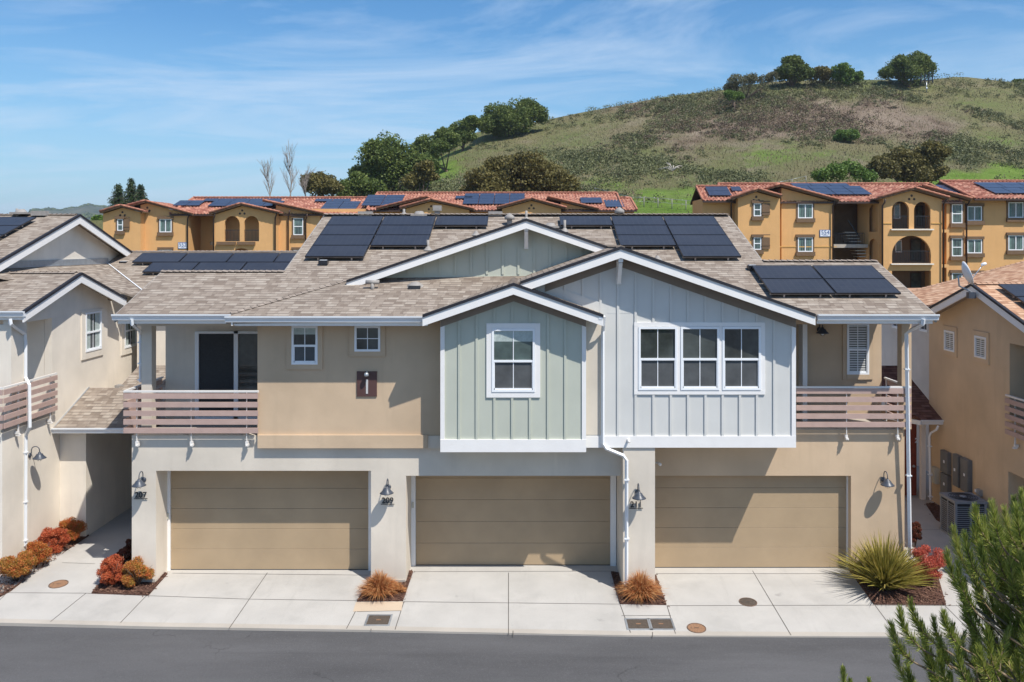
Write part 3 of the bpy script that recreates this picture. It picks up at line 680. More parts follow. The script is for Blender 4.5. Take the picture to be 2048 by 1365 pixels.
s = MB(faceS(YK)); s.box(xs0+.965,xs0+1.0,.012,.05,4.45,4.75); s.build('handle', MT['black'], sdoor)
# beam, post, soffit over the balcony
px0 = ax(284,20.75)
m = MB(); m.box(XL, xTl-.001, 20.72, 20.95, 6.09, 6.36); m.build('beam', MT['stucco_grey'], H)
m = MB(); m.box(px0, px0+.25, 20.72, 20.97, 3.501, 6.089); m.build('post', MT['stucco_grey'], H)
m = MB(); m.box(XL, xTl-.001, 20.06, YK-.001, 6.361, 6.39); m.box(xTl+.001, -1.93, 19.74, YT-.001, 6.29, 6.31); m.box(6.4, XR, 20.06, 22.3, 6.361, 6.39); m.build('soffit', MT['soffit'], H)
YRL = 20.24
rl = balcony(H, faceS(YRL), ax(248,YRL), ax(516.5,YRL), Z_(866.5,YRL), [ax(273,YRL), ax(382,YRL), ax(493,YRL)])
xl = ax(248,YRL)
rs = MB(); rs.box(xl-.01,xl+.035,YRL+.04,22.4,4.555,4.60)
for y in (20.9, 21.9): rs.box(xl,xl+.03,y-.01,y+.01,3.4,4.555)
rs = rs.build('balcony_railing', MT['rail'], H)
z0 = Z_(866.5,YRL)
for b, t in [(-.0,.125),(.205,.33),(.41,.535),(.615,.74),(.82,.945)]: MB().box(xl-.032,xl,YRL+.03,22.4,z0+b,z0+t).build('slat', MT['slat'], rs)
# sage bay
XG0, XG1 = ax(882,YG), ax(1171,YG); zg0 = Z_(903,YG); GA = (ax(1027,19.35)); 
GZa, GZe = 8.07-77*19.35/F, 8.07-140.5*19.35/F
GL, GRt = ax(845,19.35), ax(1207,19.35)
gs = (GZa-GZe)/(GRt-GA)
def gtop(x): return GZa - gs*abs(x-GA) - .10
gtop.k = GA
m = MB(); m.facade(XG0, XG1, zg0, gtop, YG, YG+.2); m.box(XG0,XG0+.1,YG+.201,YT+.1,zg0,6.5); m.box(XG1-.1,XG1,YG+.201,YB+.05,zg0,6.5); m.box(XG0+.101,XG1-.101,YG+.201,YW,zg0,zg0+.1)
m.build('sage_bay', MT['green'], H)
b = MB(faceS(YG)); bl = [ax(p,YG) for p in (918.5,953.5,989,1024.5,1060,1096,1130.5)]
wa0, wa1, wc0, wc1 = ax(973,YG), ax(1080.4,YG), Z_(795,YG), Z_(647,YG)
for x in bl:
    if wa0-.03 < x < wa1+.03:
        battens(b, [x], Z_(879,YG), lambda a: wc0-.001); battens(b, [x], wc1+.001, gtop)
    else: battens(b, [x], Z_(879,YG), gtop)
b.build('batten', MT['green'], H)
t = MB(faceS(YG)); t.box(XG0-.012,XG1+.012,.0,.045,zg0-.01,Z_(879,YG)); t.box(XG0-.012,XG0+.085,.0,.032,Z_(879,YG)+.001,gtop(XG0)-.02); t.box(XG1-.085,XG1+.012,.0,.032,Z_(879,YG)+.001,gtop(XG1)-.02)
t.build('corner_board', MT['white'], H)
def rake_shade(T, xa, xk, xb, topf, d0, d1, h):  # added strip that paints the shade on the wall under a rake
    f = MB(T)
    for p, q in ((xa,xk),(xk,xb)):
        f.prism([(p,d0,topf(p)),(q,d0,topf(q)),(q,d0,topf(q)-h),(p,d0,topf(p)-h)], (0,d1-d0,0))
    f.build('rake_shade_strip', MT['rake_shade'], H)
rake_shade(faceS(YG), XG0-.01, GA, XG1+.01, gtop, .0, .034, .34)
cw = .09
window(H, faceS(YG), wa0+.125, wa1-.125, wc0+.13, wc1-.125, 'hung', trim=(.125,.125,.13,.125), glass=MT['glass2'], fill='shade')
rake(H, faceS(19.35), (GL,GZe), (GA,GZa), (GRt,GZe))
ye = YB - .02
m = MB()
m.slab([(GA,19.36,GZa),(GA,22.38,GZa),(GL,19.36+.55,GZe),(GL,19.36,GZe)], .09); m.slab([(GA,19.36,GZa),(GA,YB+.1,GZa),(GRt,YB+.1,GZe),(GRt,19.36,GZe)], .09)
m.build('roof', MT['shingle'], H)
m = MB(); m.slab([(GA,19.37,GZa-.095),(GA,YG,GZa-.095),(GL+.02,YG,GZe-.09),(GL+.02,19.37,GZe-.09)], .012); m.slab([(GA,19.37,GZa-.095),(GA,YG,GZa-.095),(GRt-.02,YG,GZe-.09),(GRt-.02,19.37,GZe-.09)], .012); m.build('soffit', MT['soffit'], H)
# pale grey bay
KA = ax(1242,19.5); KZa = 8.07-4*19.5/F; KR = ax(1631,19.5); KZe = 8.07-139*19.5/F; ks = (KZa-KZe)/(KR-KA)
XB1 = ax(1590,YB); zb0 = Z_(895,YB)
def ktop(x): return KZa - ks*abs(x-KA) - .10
ktop.k = KA
m = MB(); m.facade(-1.8, XB1, zb0, ktop, YB, YB+.2); m.box(XB1-.1,XB1,YB+.201,22.3,3.3,6.4); m.box(ax(1312,YB),XB1-.101,YB+.201,YR-.01,zb0,zb0+.1); m.build('grey_bay', MT['grey'], H)
m = MB(); m.facade(XG1-.1, ax(1206,YB-.02), zb0+.3, 6.42, YB-.02, YB-.003); m.build('stucco_return', MT['stucco_grey'], H)
b = MB(faceS(YB)); wins0, wins1, wz0, wz1 = ax(1268,YB), ax(1529.5,YB), Z_(789,YB), Z_(645,YB)
bl = [ax(p,YB) for p in (1236,1271,1306.7,1341.5,1375.8,1410.7,1445,1479.6,1513.5,1548)]
zband = Z_(872,YB)
for x in bl:
    if wins0-.03 < x < wins1+.03: battens(b, [x], zband, lambda a: wz0-.001); battens(b, [x], wz1+.001, ktop)
    else: battens(b, [x], zband, ktop)
zs_ = Z_(626,YB); b.box(ax(1215,YB), XB1-.1, 0, .004, zs_-.006, zs_+.006)
battens(b, [ax(p,YB) for p in (1096,1130,1166,1201)], 6.45, ktop)
b.build('batten', MT['grey'], H)
t = MB(faceS(YB)); t.box(ax(1172,YB),XB1+.012,.0,.04,zb0,zband); t.box(XB1-.085,XB1+.012,.0,.032,zband+.001,ktop(XB1)-.01); t.build('corner_board', MT['white'], H)
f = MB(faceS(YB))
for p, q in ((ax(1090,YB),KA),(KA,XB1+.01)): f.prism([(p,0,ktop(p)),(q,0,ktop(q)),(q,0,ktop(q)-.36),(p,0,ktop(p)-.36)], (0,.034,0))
f.build('rake_shade_strip', MT['rake_shade'], H)  # same painted shade strip on the grey gable
f = MB(faceS(YB)); p0, p1 = ax(1060,YB), ax(1200,YB); f.prism([(p0,.003,GZa-gs*(p0-GA)+.24),(p1,.003,GZa-gs*(p1-GA)+.24),(p1,.003,GZa-gs*(p1-GA)),(p0,.003,GZa-gs*(p0-GA))], (0,.02,0)); f.build('flashing', MT['grey'], H)
def tripwin():
    T = faceS(YB); cw_ = (wins1-wins0-.24)/3
    q = MB(T); q.box(wins0,wins1,.0,.036,wz1-.10,wz1); q.box(wins0,wins1,.0,.036,wz0,wz0+.10); 
    q.box(wins0,wins0+.10,.0,.034,wz0+.10,wz1-.10); q.box(wins1-.10,wins1,.0,.034,wz0+.10,wz1-.10)
    xs = [wins0+.10, ]
    lit = [(1276.5,1354),(1361,1438),(1444,1521)]
    prev = None
    tr = None
    for i, (p, r_) in enumerate(lit):
        x0, x1 = ax(p,YB), ax(r_,YB)
        if prev is not None: q.box(prev+.002, x0-.002, .0, .034, wz0+.10, wz1-.10)
        prev = x1
        window(H, T, x0, x1, wz0+.105, wz1-.105, 'hung', glass=MT['glass'], proud=.05)
    q.build('window_trim', MT['white'], H)
tripwin()
rake(H, faceS(19.5), (ax(1041,19.5), KZa-ks*(KA-ax(1041,19.5))), (KA,KZa), (KR,KZe))
xgl = GA-.02
m = MB()
m.slab([(KA,19.51,KZa),(KA,24.3,KZa),(xgl,21.6,KZa-ks*(KA-xgl)),(xgl,19.51,KZa-ks*(KA-xgl))], .09)
m.slab([(xgl,YB,KZa-ks*(KA-xgl)),(xgl,22.3,KZa-ks*(KA-xgl)),(-2.1,20.3,KZa-ks*(KA+2.1)),(-2.1,YB,KZa-ks*(KA+2.1))], .06)
m.slab([(KA,19.51,KZa),(KA,24.3,KZa),(KR,20.12,KZe),(KR,19.51,KZe)], .09); m.build('roof', MT['shingle'], H)
m = MB(); m.slab([(KA,19.52,KZa-.095),(KA,YB,KZa-.095),(KR-.02,YB,KZe-.09),(KR-.02,19.52,KZe-.09)], .012); m.slab([(KA,19.52,KZa-.095),(KA,YB,KZa-.095),(xgl,YB,KZa-ks*(KA-xgl)-.09),(xgl,19.52,KZa-ks*(KA-xgl)-.09)], .012); m.build('soffit', MT['soffit'], H)
def brace(x, Yf, Yw, ztop, h, w=.11):
    q = MB(); q.box(x-w/2,x+w/2,Yw-.07,Yw-.001,ztop-h,ztop-.05); q.box(x-w/2+.002,x+w/2-.002,Yf+.045,Yw-.071,ztop-.19,ztop-.08); q.bar((x,Yf+.10,ztop-.20),(x,Yw-.06,ztop-h+.06),w*.8,.09); q.build('knee_brace', MT['white'], H)
brace(KA, 19.5, YB, ktop(KA)-.06, .72); 
# middle gable
YM, YMf = 22.10, 21.65
MA = .11; MZa = 8.07+52*21.65/F; ms = .343; MHW = 4.58; MZe = MZa-ms*MHW
def mtop(x): return MZa - ms*abs(x-MA) - .09
mtop.k = MA
zbm = 7.10
m = MB(); m.facade(MA-(MZa-.09-zbm)/ms+.02, MA+3.2, zbm, mtop, YM, YM+.15); m.build('sage_gable', MT['green'], H)
b = MB(faceS(YM)); battens(b, [x for x in [MA-4.3+.41*k for k in range(19)] if mtop(x) > 7.36], 7.30, mtop, .055, .028); b.box(MA-3.9,MA+3.2,0,.012,7.10,7.27); b.build('batten', MT['green'], H)
f = MB(faceS(YM)); f.box(MA-4.5,MA+3.0,.0125,.045,7.10,7.155); f.build('flashing', MT['gutter'], H)
rake(H, faceS(YMf), (MA-MHW,MZe), (MA,MZa), (MA+3.4,MZa-ms*3.4), h=.19)
def ymain(z): return 20 + (z-6.446)/S0
m = MB(); m.slab([(MA,YMf+.01,MZa),(MA,ymain(MZa)+.05,MZa),(MA-MHW,YMf+.02,MZe)], .08); m.slab([(MA,YMf+.01,MZa),(MA,ymain(MZa)+.05,MZa),(MA+MHW,YMf+.02,MZe)], .08); m.build('roof', MT['shingle'], H)
brace(MA, YMf, YM, mtop(MA)-.02, .66)
# main roof
zr = zm(27.2); XA, XC = -6.30, 6.58
def pl(x, y): return (x, y, zm(y))
m = MB()
for q in ([(-9.55,20),(-6.87,20),(-6.87,22.56),(-9.55,22.56)], [(-6.87,20),(-4.36,22.105),(-4.36,22.56),(-6.87,22.56)], [(-4.36,22.25),(6.5,22.25),(6.5,22.56),(-4.36,22.56)], [(-6.30,22.56),(6.58,22.56),(6.58,27.2),(-6.30,27.2)],
          [(3.0,20.21),(6.42,20.21),(6.42,22.25),(3.0,22.25)], [(6.42,20.0),(9.71,20.0),(9.71,22.25),(6.42,22.25)], [(6.5,22.25),(9.71,22.25),(9.71,22.56),(6.5,22.56)], [(6.58,22.56),(9.71,22.56),(9.71,23.3),(6.58,23.3)]):
    m.slab([pl(*p) for p in q], .10)
r2 = lambda x, y: (x, y, 6.446 + .01432*(x+6.87) + .3421*(y-20))
m.slab([r2(*p) for p in [(-6.85,19.67),(-2.2,19.67),(-2.0,19.99),(-2.0,22.11),(-4.36,22.11),(-6.85,20.02)]], .09)
m.slab([r2(*p) for p in [(-2.0,20.21),(1.4,20.21),(1.4,22.11),(-2.0,22.11)]], .06)
# far slopes
m.slab([(-6.30,27.2,zr),(6.58,27.2,zr),(6.58,34.4,6.44),(-6.30,34.4,6.44)], .10)
m.slab([(-9.55,22.56,zm(22.56)),(-6.31,22.56,zm(22.56)),(-6.31,25.1,6.45),(-9.55,25.1,6.45)], .10)
m.slab([(6.59,23.3,zm(23.3)),(9.71,23.3,zm(23.3)),(9.71,26.6,6.45),(6.59,26.6,6.45)], .10)
m.build('roof', MT['shingle'], H)
# cap shingles on ridges and the hip
m = MB(); rr = random.Random(3)
def caps(a, b, w=.26, n=None, zig=False):
    m = MB()
    a = Vector(a); b = Vector(b); n = n or int((b-a).length/.16); t = (b-a)/n; u = Vector((0,0,1)).cross(t).normalized()*w/2
    for i in range(n):
        p = a + t*i; q = p + t*1.05; h0, h1 = .030, .012
        m.add([tuple(p+u+Vector((0,0,h0-.035))), tuple(p+Vector((0,0,h0))), tuple(p-u+Vector((0,0,h0-.035))), tuple(q+u+Vector((0,0,h1-.035))), tuple(q+Vector((0,0,h1))), tuple(q-u+Vector((0,0,h1-.035))),
               tuple(p+u-Vector((0,0,.03))), tuple(p-u-Vector((0,0,.03)))], [(0,1,4,3),(1,2,5,4),(0,6,7,2,1)])
    m.build('ridge_cap', MT['ridgecap'], H)
caps((-6.30,27.2,zr+.02),(6.58,27.2,zr+.02),.5); caps((-9.55,22.56,zm(22.56)+.01),(-6.3,22.56,zm(22.56)+.01)); caps((6.6,23.3,zm(23.3)+.01),(9.71,23.3,zm(23.3)+.01)); caps((-6.86,20.0,zm(20.0)+.012),(-4.5,21.98,zm(21.98)+.012),.16)
caps((KA,19.6,KZa+.01),(KA,24.2,KZa+.01),.2); caps((GA,19.5,GZa+.01),(GA,22.3,GZa+.01),.2)
pass
# verges seen edge on
m = MB()
for x0, x1, ya, yb in ((-9.60,-9.552,20,22.56),(9.712,9.76,20,23.3),(-6.35,-6.302,22.6,27.2),(6.582,6.63,23.35,27.2)):
    MB().yz([(ya,zm(ya)-.03),(yb,zm(yb)-.03),(yb,zm(yb)-.2),(ya,zm(ya)-.2)], x0, x1).build('verge_board', MT['pipe'], H)
# side and rear walls of the upper floor
m = MB(); m.box(XR-.2,XR,YK+.2,27.5,3.4505,6.6); m.box(-6.1,6.4,34,34.2,-.3,6.5)
m.yz([(22.7,6.5),(27.2,zr-.14),(33.8,6.5)],-6.2,-6.0); m.yz([(22.7,6.5),(27.2,zr-.14),(33.8,6.5)],6.3,6.5); m.yz([(22.7,3.5),(22.7,6.499),(33.8,6.499),(33.8,-.2),(27.6,-.2)],-6.2,-6.0)
m.yz([(22.7,3.5),(22.7,6.499),(33.8,6.499),(33.8,-.2),(27.6,-.2)],6.3,6.5); m.box(XL,-6.2,25,25.2,-.3,6.4); m.box(6.5,XR,27.3,27.5,-.3,6.44); m.yz([(22.5,6.41),(22.56,zm(22.56)-.12),(25.0,6.41)],XL,XL+.15); m.yz([(22.5,6.45),(23.3,zm(23.3)-.12),(26.4,6.45)],XR-.15,XR)
m.each('wall', MT['stucco_tan'], H)
# gutters and fascia boards
gutter(H, faceS(20.0), -9.62, ax(464,20.0), 6.43); fboard(H, faceS(20.0), -9.55, ax(466,20), 6.40, .19)
gutter(H, faceS(19.67), ax(452,19.67), ax(846,19.67), 6.412); fboard(H, faceS(19.67), ax(465,19.67), ax(858,19.67), 6.38, .19)
gutter(H, faceS(20.0), ax(1634,20.0), 9.78, 6.43); fboard(H, faceS(20.0), ax(1632,20), 9.71, 6.40, .19)
MB().box(ax(463,19.67),ax(466,19.67),19.64,20.0,6.2,6.4).build('fascia', MT['white'], H)
MB(faceS(19.4)).prism([(ax(1196,19.4),-.3,GZe+.0),(ax(1196,19.4)+.12,-.3,GZe+.0),(ax(1196,19.4)+.10,-.3,GZe-.1),(ax(1196,19.4)+.02,-.3,GZe-.1)], (0,.36,0)).build('gutter', MT['gutter'], H)
# downspouts
y = 20.0
downspout(H, [(ax(264,19.95),19.93,6.33),(ax(264,19.95),19.95,6.20),(ax(281,20.7),20.65,5.98),(ax(283,20.9),20.86,5.85),(ax(283,20.9),20.86,4.7)])
xd = ax(1206,19.85)
downspout(H, [(xd,19.62,6.42),(xd,19.75,6.2),(xd,19.90,6.05),(xd,19.90,3.42),(ax(1212,19.9),19.90,3.30),(ax(1246,19.9),19.88,3.14),(ax(1253,19.9),19.88,3.03),(ax(1253,19.9),19.88,-.02)])
downspout(H, [(ax(1846,19.95),19.93,6.33),(ax(1846,19.95),19.95,6.21),(ax(1829,20.4),20.55,6.02),(ax(1826,20.4),20.75,5.9),(9.53,20.86,.1)], .05)
# right balcony
YKR = 22.34
m = MB(); m.box(ax(1592,YKR)-.2, XR, YKR, YKR+.2, 3.3, 6.4); m.build('wall', MT['stucco_tan'], H)
m = MB(); m.box(XB1+.001, XR-.001, YR+.221, YKR-.001, 3.30, 3.50); m.box(XB1+.001, XR-.001, YR-.0, YR+.22, 3.501, 3.52); m.build('balcony_floor', MT['kerb'], H)
m = MB(); m.box(XB1+.001, XR+.1, 20.95, 21.15, 6.11, 6.36); m.build('beam', MT['stucco_tan'], H)
m = MB(); m.box(9.36,9.60,20.95,21.2,3.521,6.109); m.build('post', MT['stucco_tan'], H)
window(H, faceS(YKR), ax(1693,YKR), ax(1737,YKR), Z_(749,YKR), 6.0, 'hung', trim=(.11,.11,.13,.1), tm=MT['stucco_tan'], fill='blind', sill=.02)
m = MB(); m.box(ax(1597,YKR),ax(1606,YKR),22.0,YKR-.001,3.5,6.36); m.build('door_frame', MT['white'], H)
m = MB(); m.tube([(ax(1610,YKR),YKR-.07,3.5),(ax(1610,YKR),YKR-.07,6.36)], .035, 8); m.build('downspout', MT['gutter'], H)
YRR = 20.84
balcony(H, faceS(YRR), ax(1592,YRR), ax(1821,YRR), Z_(854.4,YRR), [ax(1693.5,YRR), ax(1796,YRR)])
xr = 9.53; z0 = Z_(854.4,YRR)
rs = MB(); rs.box(xr-.035,xr+.01,YRR+.04,22.3,4.555,4.60)
for y in (21.5, 22.2): rs.box(xr-.03,xr,y-.01,y+.01,3.4,4.555)
rs = rs.build('balcony_railing', MT['rail'], H)
for b, t in [(-.0,.125),(.205,.33),(.41,.535),(.615,.74),(.82,.945)]: MB().box(xr,xr+.032,YRR+.03,22.3,z0+b,z0+t).build('slat', MT['slat'], rs)
m = MB(); x,y,z = P(1257,880,19.9); m.tube([(x,19.99,z),(x,19.86,z-.02),(x,19.84,z-.05)], .03, 10); m.build('drain_spout', MT['white'], H)
m = MB(); x,y,z = P(1316,920,YR); m.tube([(x-.05,20.7,z),(x,20.6,z-.02)], .035, 10); m.tube([(x-.05,20.7,z),(x-.1,20.72,z)], .02, 8); m.build('security_camera', MT['white'], H)
# lamps and house numbers
def wl(px, py, Yw, label, num=None, npx=None, npy=None):
    Y = Yw - .26; x, y, z = P(px, py, Y); lamp((x, Yw-.002, z+.09), label)
    if num:
        xx, yy, zz = P(npx, npy, Yw)
        n = thing('house_number', 'black house number under the lamp on the ' + dict(a207='left corner pillar of the townhouse', a209='pillar between the two left garage doors', a211='pillar beside the bent white downspout')['a'+num], 'house number', (xx, Yw, zz), 'black house numbers')
        text_mesh('numerals', num, .19, (xx, Yw-.03, zz+.03), MT['black'], n, ext=.006, bold=.004); MB().box(xx-.16,xx+.16,Yw-.03,Yw-.018,zz-.065,zz-.05).box(xx-.12,xx-.10,Yw-.018,Yw-.001,zz-.065,zz-.05).box(xx+.10,xx+.12,Yw-.018,Yw-.001,zz-.065,zz-.05).build('bar', MT['black'], n)
wl(278,973,YW,'charcoal wall lamp on the left corner pillar of the townhouse','207',282.5,992.5)
wl(773.5,988,YW,'charcoal wall lamp on the pillar between the two left garage doors','209',775.5,1003.5)
wl(1278,998,YB,'charcoal wall lamp on the pillar beside the bent white downspout','211',1272,1011.5)
wl(1775,972,YR,'charcoal wall lamp on the tan wall right of the right garage door')
wl(1645,668,YKR,'dark wall lamp inside the right balcony left of the window with blinds')
# solar arrays on the main roof
slope = math.atan(S0); cs, sn = math.cos(slope), math.sin(slope)
def TS(y0=23.26): return lambda a, s, n: (a, y0 + s*cs - n*sn, zm(y0) + s*sn + n*cs)
hh = .905
solar('black solar panels stepped in three columns on the left of the main roof', TS(23.26), [(-5.94+1.64*c, hh*(r)) for c, rs_ in ((0,(0,1,2,3)),(1,(1,2,3)),(2,(3,))) for r in rs_], 1.62, .9)
solar('black solar panels stepped in three columns on the right of the main roof', TS(23.26), [(1.16+1.62*c, hh*r) for c, rs_ in ((2,(0,1,2,3)),(1,(1,2,3)),(0,(3,))) for r in rs_], 1.60, .9)
solar('two by two block of black solar panels above the right balcony', TS(20.85), [(6.09+1.61*c, .95*r) for c in (0,1) for r in (0,1)], 1.59, .94)
# roof vents
def vent(px, py, kind, label, Y=None, Hh=.3):
    k = (py-YH)/F
    if Y is None: Y = (ZC - 6.446 + S0*20)/(S0 + k)
    x, y, z = P(px, py, Y); o = thing('roof_vent', label, 'roof vent', (x,y,z), 'vents standing on the shingle roofs')
    if kind == 'pipe': MB().tube([(x,y,z-.1),(x,y,z+Hh)], .04, 10).build('pipe', MT['pipe'], o); MB().lathe([(.14,-.02),(.07,.06),(.045,.10)], (x,y,z), 14).build('flashing', MT['pipe'], o)
    elif kind == 'cap': MB().tube([(x,y,z-.1),(x,y,z+Hh)], .08, 12).build('pipe', MT['pipe'], o); MB().lathe([(.09,Hh-.08),(.16,Hh-.08),(.15,Hh+.02),(.02,Hh+.12),(0,Hh+.12)], (x,y,z), 16).build('cap', MT['pipe'], o)
    elif kind == 'box': MB().box(x-.08,x+.08,y-.08,y+.08,z-.1,z+Hh).build('stack', MT['pipe'], o); MB().box(x-.13,x+.13,y-.13,y+.13,z+Hh-.14,z+Hh+.03).build('cap', MT['pipe'], o)
    elif kind == 'low': MB().lathe([(.0,.13),(.12,.12),(.17,.05),(.2,0)], (x,y,z), 16, axis=(0,-.2,1)).build('hood', MT['pipe'], o); MB().box(x-.26,x+.26,y-.2,y+.2,z-.03,z+.03).build('base', MT['pipe'], o)
    elif kind == 'tee': MB().tube([(x,y,z-.05),(x,y,z+.16)], .05, 10).build('pipe', MT['pipe'], o); MB().tube([(x-.17,y,z+.19),(x+.17,y,z+.19)], .055, 10).build('tee', MT['pipe'], o)
    elif kind == 'dome':
        MB().lathe([(0,.17),(.1,.15),(.2,.08),(.25,-.02)], (x,y+.1,z), 18).build('hood', MT['pipe'], o); MB().box(x-.15,x+.15,y-.16,y-.05,z-.03,z+.07).build('throat', MT['black'], o)
    elif kind == 'jbox': MB().box(x-.12,x+.12,y-.09,y+.09,z,z+.12).build('box', MT['panelframe'], o); MB().box(x-.09,x+.09,y-.07,y+.07,z+.12,z+.135).build('lid', MT['gutter'], o)
    elif kind == 'long': MB().box(x-.22,x+.22,y-.13,y+.13,z-.03,z+.12).build('hood', MT['pipe'], o)
vent(731,431,'long','low flat vent on the ridge above the left solar panels'); vent(808,431,'pipe','thin pipe vent on the ridge above the second panel column',Hh=.2)
vent(839,431,'low','small domed cap vent on the main ridge'); vent(874.5,431,'box','tall square topped vent on the ridge left of the middle gable',Hh=.28)
vent(991,431,'long','little flat vent at the ridge right of the short panel row'); vent(1019,450,'cap','capped grey vent pipe left of the middle gable peak',Hh=.24)
vent(1052.6,441,'pipe','thin vent pipe behind the middle gable peak',Hh=.3); vent(952,470,'pipe','short vent pipe below the single left panel',Hh=.12); vent(856,500,'pipe','vent pipe at the lower right corner of the left panels',Hh=.28)
vent(1129.5,463,'pipe','tall thin vent pipe in front of the right panels',Hh=.34); vent(1101,455,'low','rusty round vent right of the middle gable peak'); vent(1315,520,'pipe','short vent pipe below the right panels',Hh=.12)
vent(745,580,'tee','tee shaped vent on the lower roof left of the sage bay'); vent(830,577,'dome','dark half dome vent on the lower roof under the middle gable')
vent(647,530,'jbox','small black junction box below the left solar panels'); vent(1504,540,'jbox','small junction box at the top left of the right hand panel block'); vent(1239,431,'cap','small capped vent on the ridge above the right panels',Hh=.14)
# ================================================================ left neighbour
NB = thing('neighbour_house', 'cream stucco house at the left edge with a mauve slatted corner balcony', 'house', (-14,22,0))
XN = -12.75; TE = faceE(XN); sl = MT['stucco_left']
def n2top(y): return 7.285 - .315*abs(y-23.84) - .10
n2top.k = 23.84
m = MB(TE); m.facade(21.22, 26.15, 6.08, n2top, -.2, 0); m.box(21.22,21.88,-.35,-.0,3.45,6.079); m.box(23.05,26.15,-.2,0,3.45,6.079)
m.box(26.151,33,-.3,-.1,3.0,6.4); m.build('wall', sl, NB)
m = MB(); m.box(-26,XN,20.85,32.5,-.3,3.449); m.box(-26,-12.96,23.05,23.25,3.45,6.35); m.box(-26,-12.96,32.5,32.7,-.3,7); m.box(-12.5,-9.7,27.6,27.8,-.3,6.3); m.each('wall', sl, NB)
m = MB(); m.box(-26,-12.97,21.15,23.04,6.28,6.30); m.build('soffit', MT['soffit'], NB)
sdw = MB(faceS(23.05)); 
for a,b,z0_,z1_ in ((-15.6,-15.5,3.5,5.75),(-14.7,-14.6,3.5,5.75),(-13.85,-13.75,3.5,5.75),(-15.5,-13.85,5.69,5.75)): sdw.box(a,b,-.02,.05,z0_,z1_)
sdw = sdw.build('sliding_door', MT['vinyl'], NB); MB(faceS(23.05)).box(-15.5,-13.85,-.02,.01,3.5,5.69).build('screen', MT['screen'], sdw)
window(NB, TE, 24.77, 25.70, 4.93, 6.08, 'hung', trim=(.2,.13,.2,.06), tm=sl, glass=MT['glass2'], fill='curtain')
window(NB, faceE(XN-.1), 27.42, 28.30, 4.72, 5.86, 'hung', trim=(.2,.2,.2,.06), tm=sl, glass=MT['glass2'], fill='curtain')
# roofs
m = MB()
m.slab([(-24,21.1,6.433),(-12.36,21.1,6.433),(-12.36,23.84,7.285),(-14.36,23.84,7.285),(-24,23.84,7.285)], .09)
m.slab([(-12.36,23.84,7.285),(-12.36,26.5,6.41),(-14.7,26.5,6.41),(-14.7,23.84,7.285)], .09)
sk = lambda x: 7.41-.367*(x+14.7)
m.slab([(x,y,sk(x)) for x,y in [(-14.7,22.5),(-14.7,30.12),(-12.41,27.76),(-12.2,27.5),(-12.2,26.60),(-12.80,26.45),(-12.80,25.6),(-13.3,23.9)]], .06)
q_ = lambda y: 7.3+.359*(y-29.8)
m.slab([(x,y,q_(y)) for x,y in [(-12.41,27.76),(-14.7,30.12),(-14.7,31.3),(-6.45,31.3),(-6.45,27.2),(-12.0,27.2)]], .09)
m.slab([(-14.7,31.3,q_(31.3)),(-6.45,31.3,q_(31.3)),(-6.45,34.5,6.6),(-14.7,34.5,6.6)], .09)
bz = lambda y: 9.05-.338*abs(27.5-y)
m.slab([(-28,22.3,bz(22.3)),(-14.31,22.3,bz(22.3)),(-14.31,27.5,9.05),(-28,27.5,9.05)], .10)
m.slab([(-28,31.2,bz(31.2)),(-14.31,31.2,bz(31.2)),(-14.31,27.5,9.05),(-28,27.5,9.05)], .10)
m.build('roof', MT['shingle'], NB)
def bt(y): return bz(y)-.12
bt.k = 27.5
m = MB(faceE(-14.7)); m.facade(22.6, 31.0, 7.38, bt, -.2, 0); m.build('gable_wall', sl, NB)
m = MB(faceE(-14.7)); m.box(22.6,30.15,.0,.03,7.40,7.60); m.box(22.6,30.15,.03,.06,7.40,7.43); m.build('flashing', MT['galv'], NB)
rake(NB, faceE(-14.3), (22.2,bz(22.2)), (27.5,9.05), (31.25,bz(31.25)), h=.24); rake(NB, faceE(-12.35), (21.08,6.42), (23.84,7.285), (26.55,6.40), h=.22)
m = MB(); m.slab([(-12.36,23.84,7.18),(-12.36,26.45,6.34),(-12.75,26.45,6.34),(-12.75,23.84,7.18)], .012); m.build('soffit', MT['soffit'], NB)
m = MB(); m.bar((-14.68,30.1,7.43),(-12.42,27.78,6.60),.04,.012); m.build('valley_flashing', MT['gutter'], NB)
m = MB(); 
def caps2(M_, a, b, w=.26, n=None):
    a = Vector(a); b = Vector(b); n = n or int((b-a).length/.16); t = (b-a)/n; u = Vector((0,0,1)).cross(t).normalized()*w/2
    for i in range(n):
        p = a + t*i; q = p + t*1.05
        M_.add([tuple(p+u), tuple(p+Vector((0,0,.045))), tuple(p-u), tuple(q+u), tuple(q+Vector((0,0,.025))), tuple(q-u)], [(0,1,4,3),(1,2,5,4)])
for a_, b_, w__ in (((-12.5,23.84,7.28),(-14.5,23.84,7.28),.26),((-14.4,27.5,9.04),(-28,27.5,9.04),.3),((-14.7,31.3,q_(31.3)-.02),(-6.45,31.3,q_(31.3)-.02),.3)):
    m = MB(); caps2(m, a_, b_, w__); m.build('ridge_cap', MT['ridgecap'], NB)
gutter(NB, faceS(21.1), -26, -12.33, 6.42); fboard(NB, faceS(21.1), -26, -12.36, 6.40, .2); gutter(NB, faceS(27.2), -12.25, -9.6, 6.37)
downspout(NB, [P(20,638,21.05),P(21,648,21.05),P(49,668,21.75),P(50.5,685,21.78),P(50.5,755,21.78),P(58,770,21.65),P(59,855,21.65),P(51,872,21.78),P(50,1092,21.78)], .05)
solar('black solar panels on the big roof at the upper left corner', lambda a,s,n: (a, 26.8-2.7*math.cos(.326)+s*math.cos(.326)-n*.32, bz(26.8-2.7*math.cos(.326))+s*.32+n*.947), [(-15.25-1.62*(c+1), .9*r) for c in range(4) for r in range(3)], 1.60, .89)
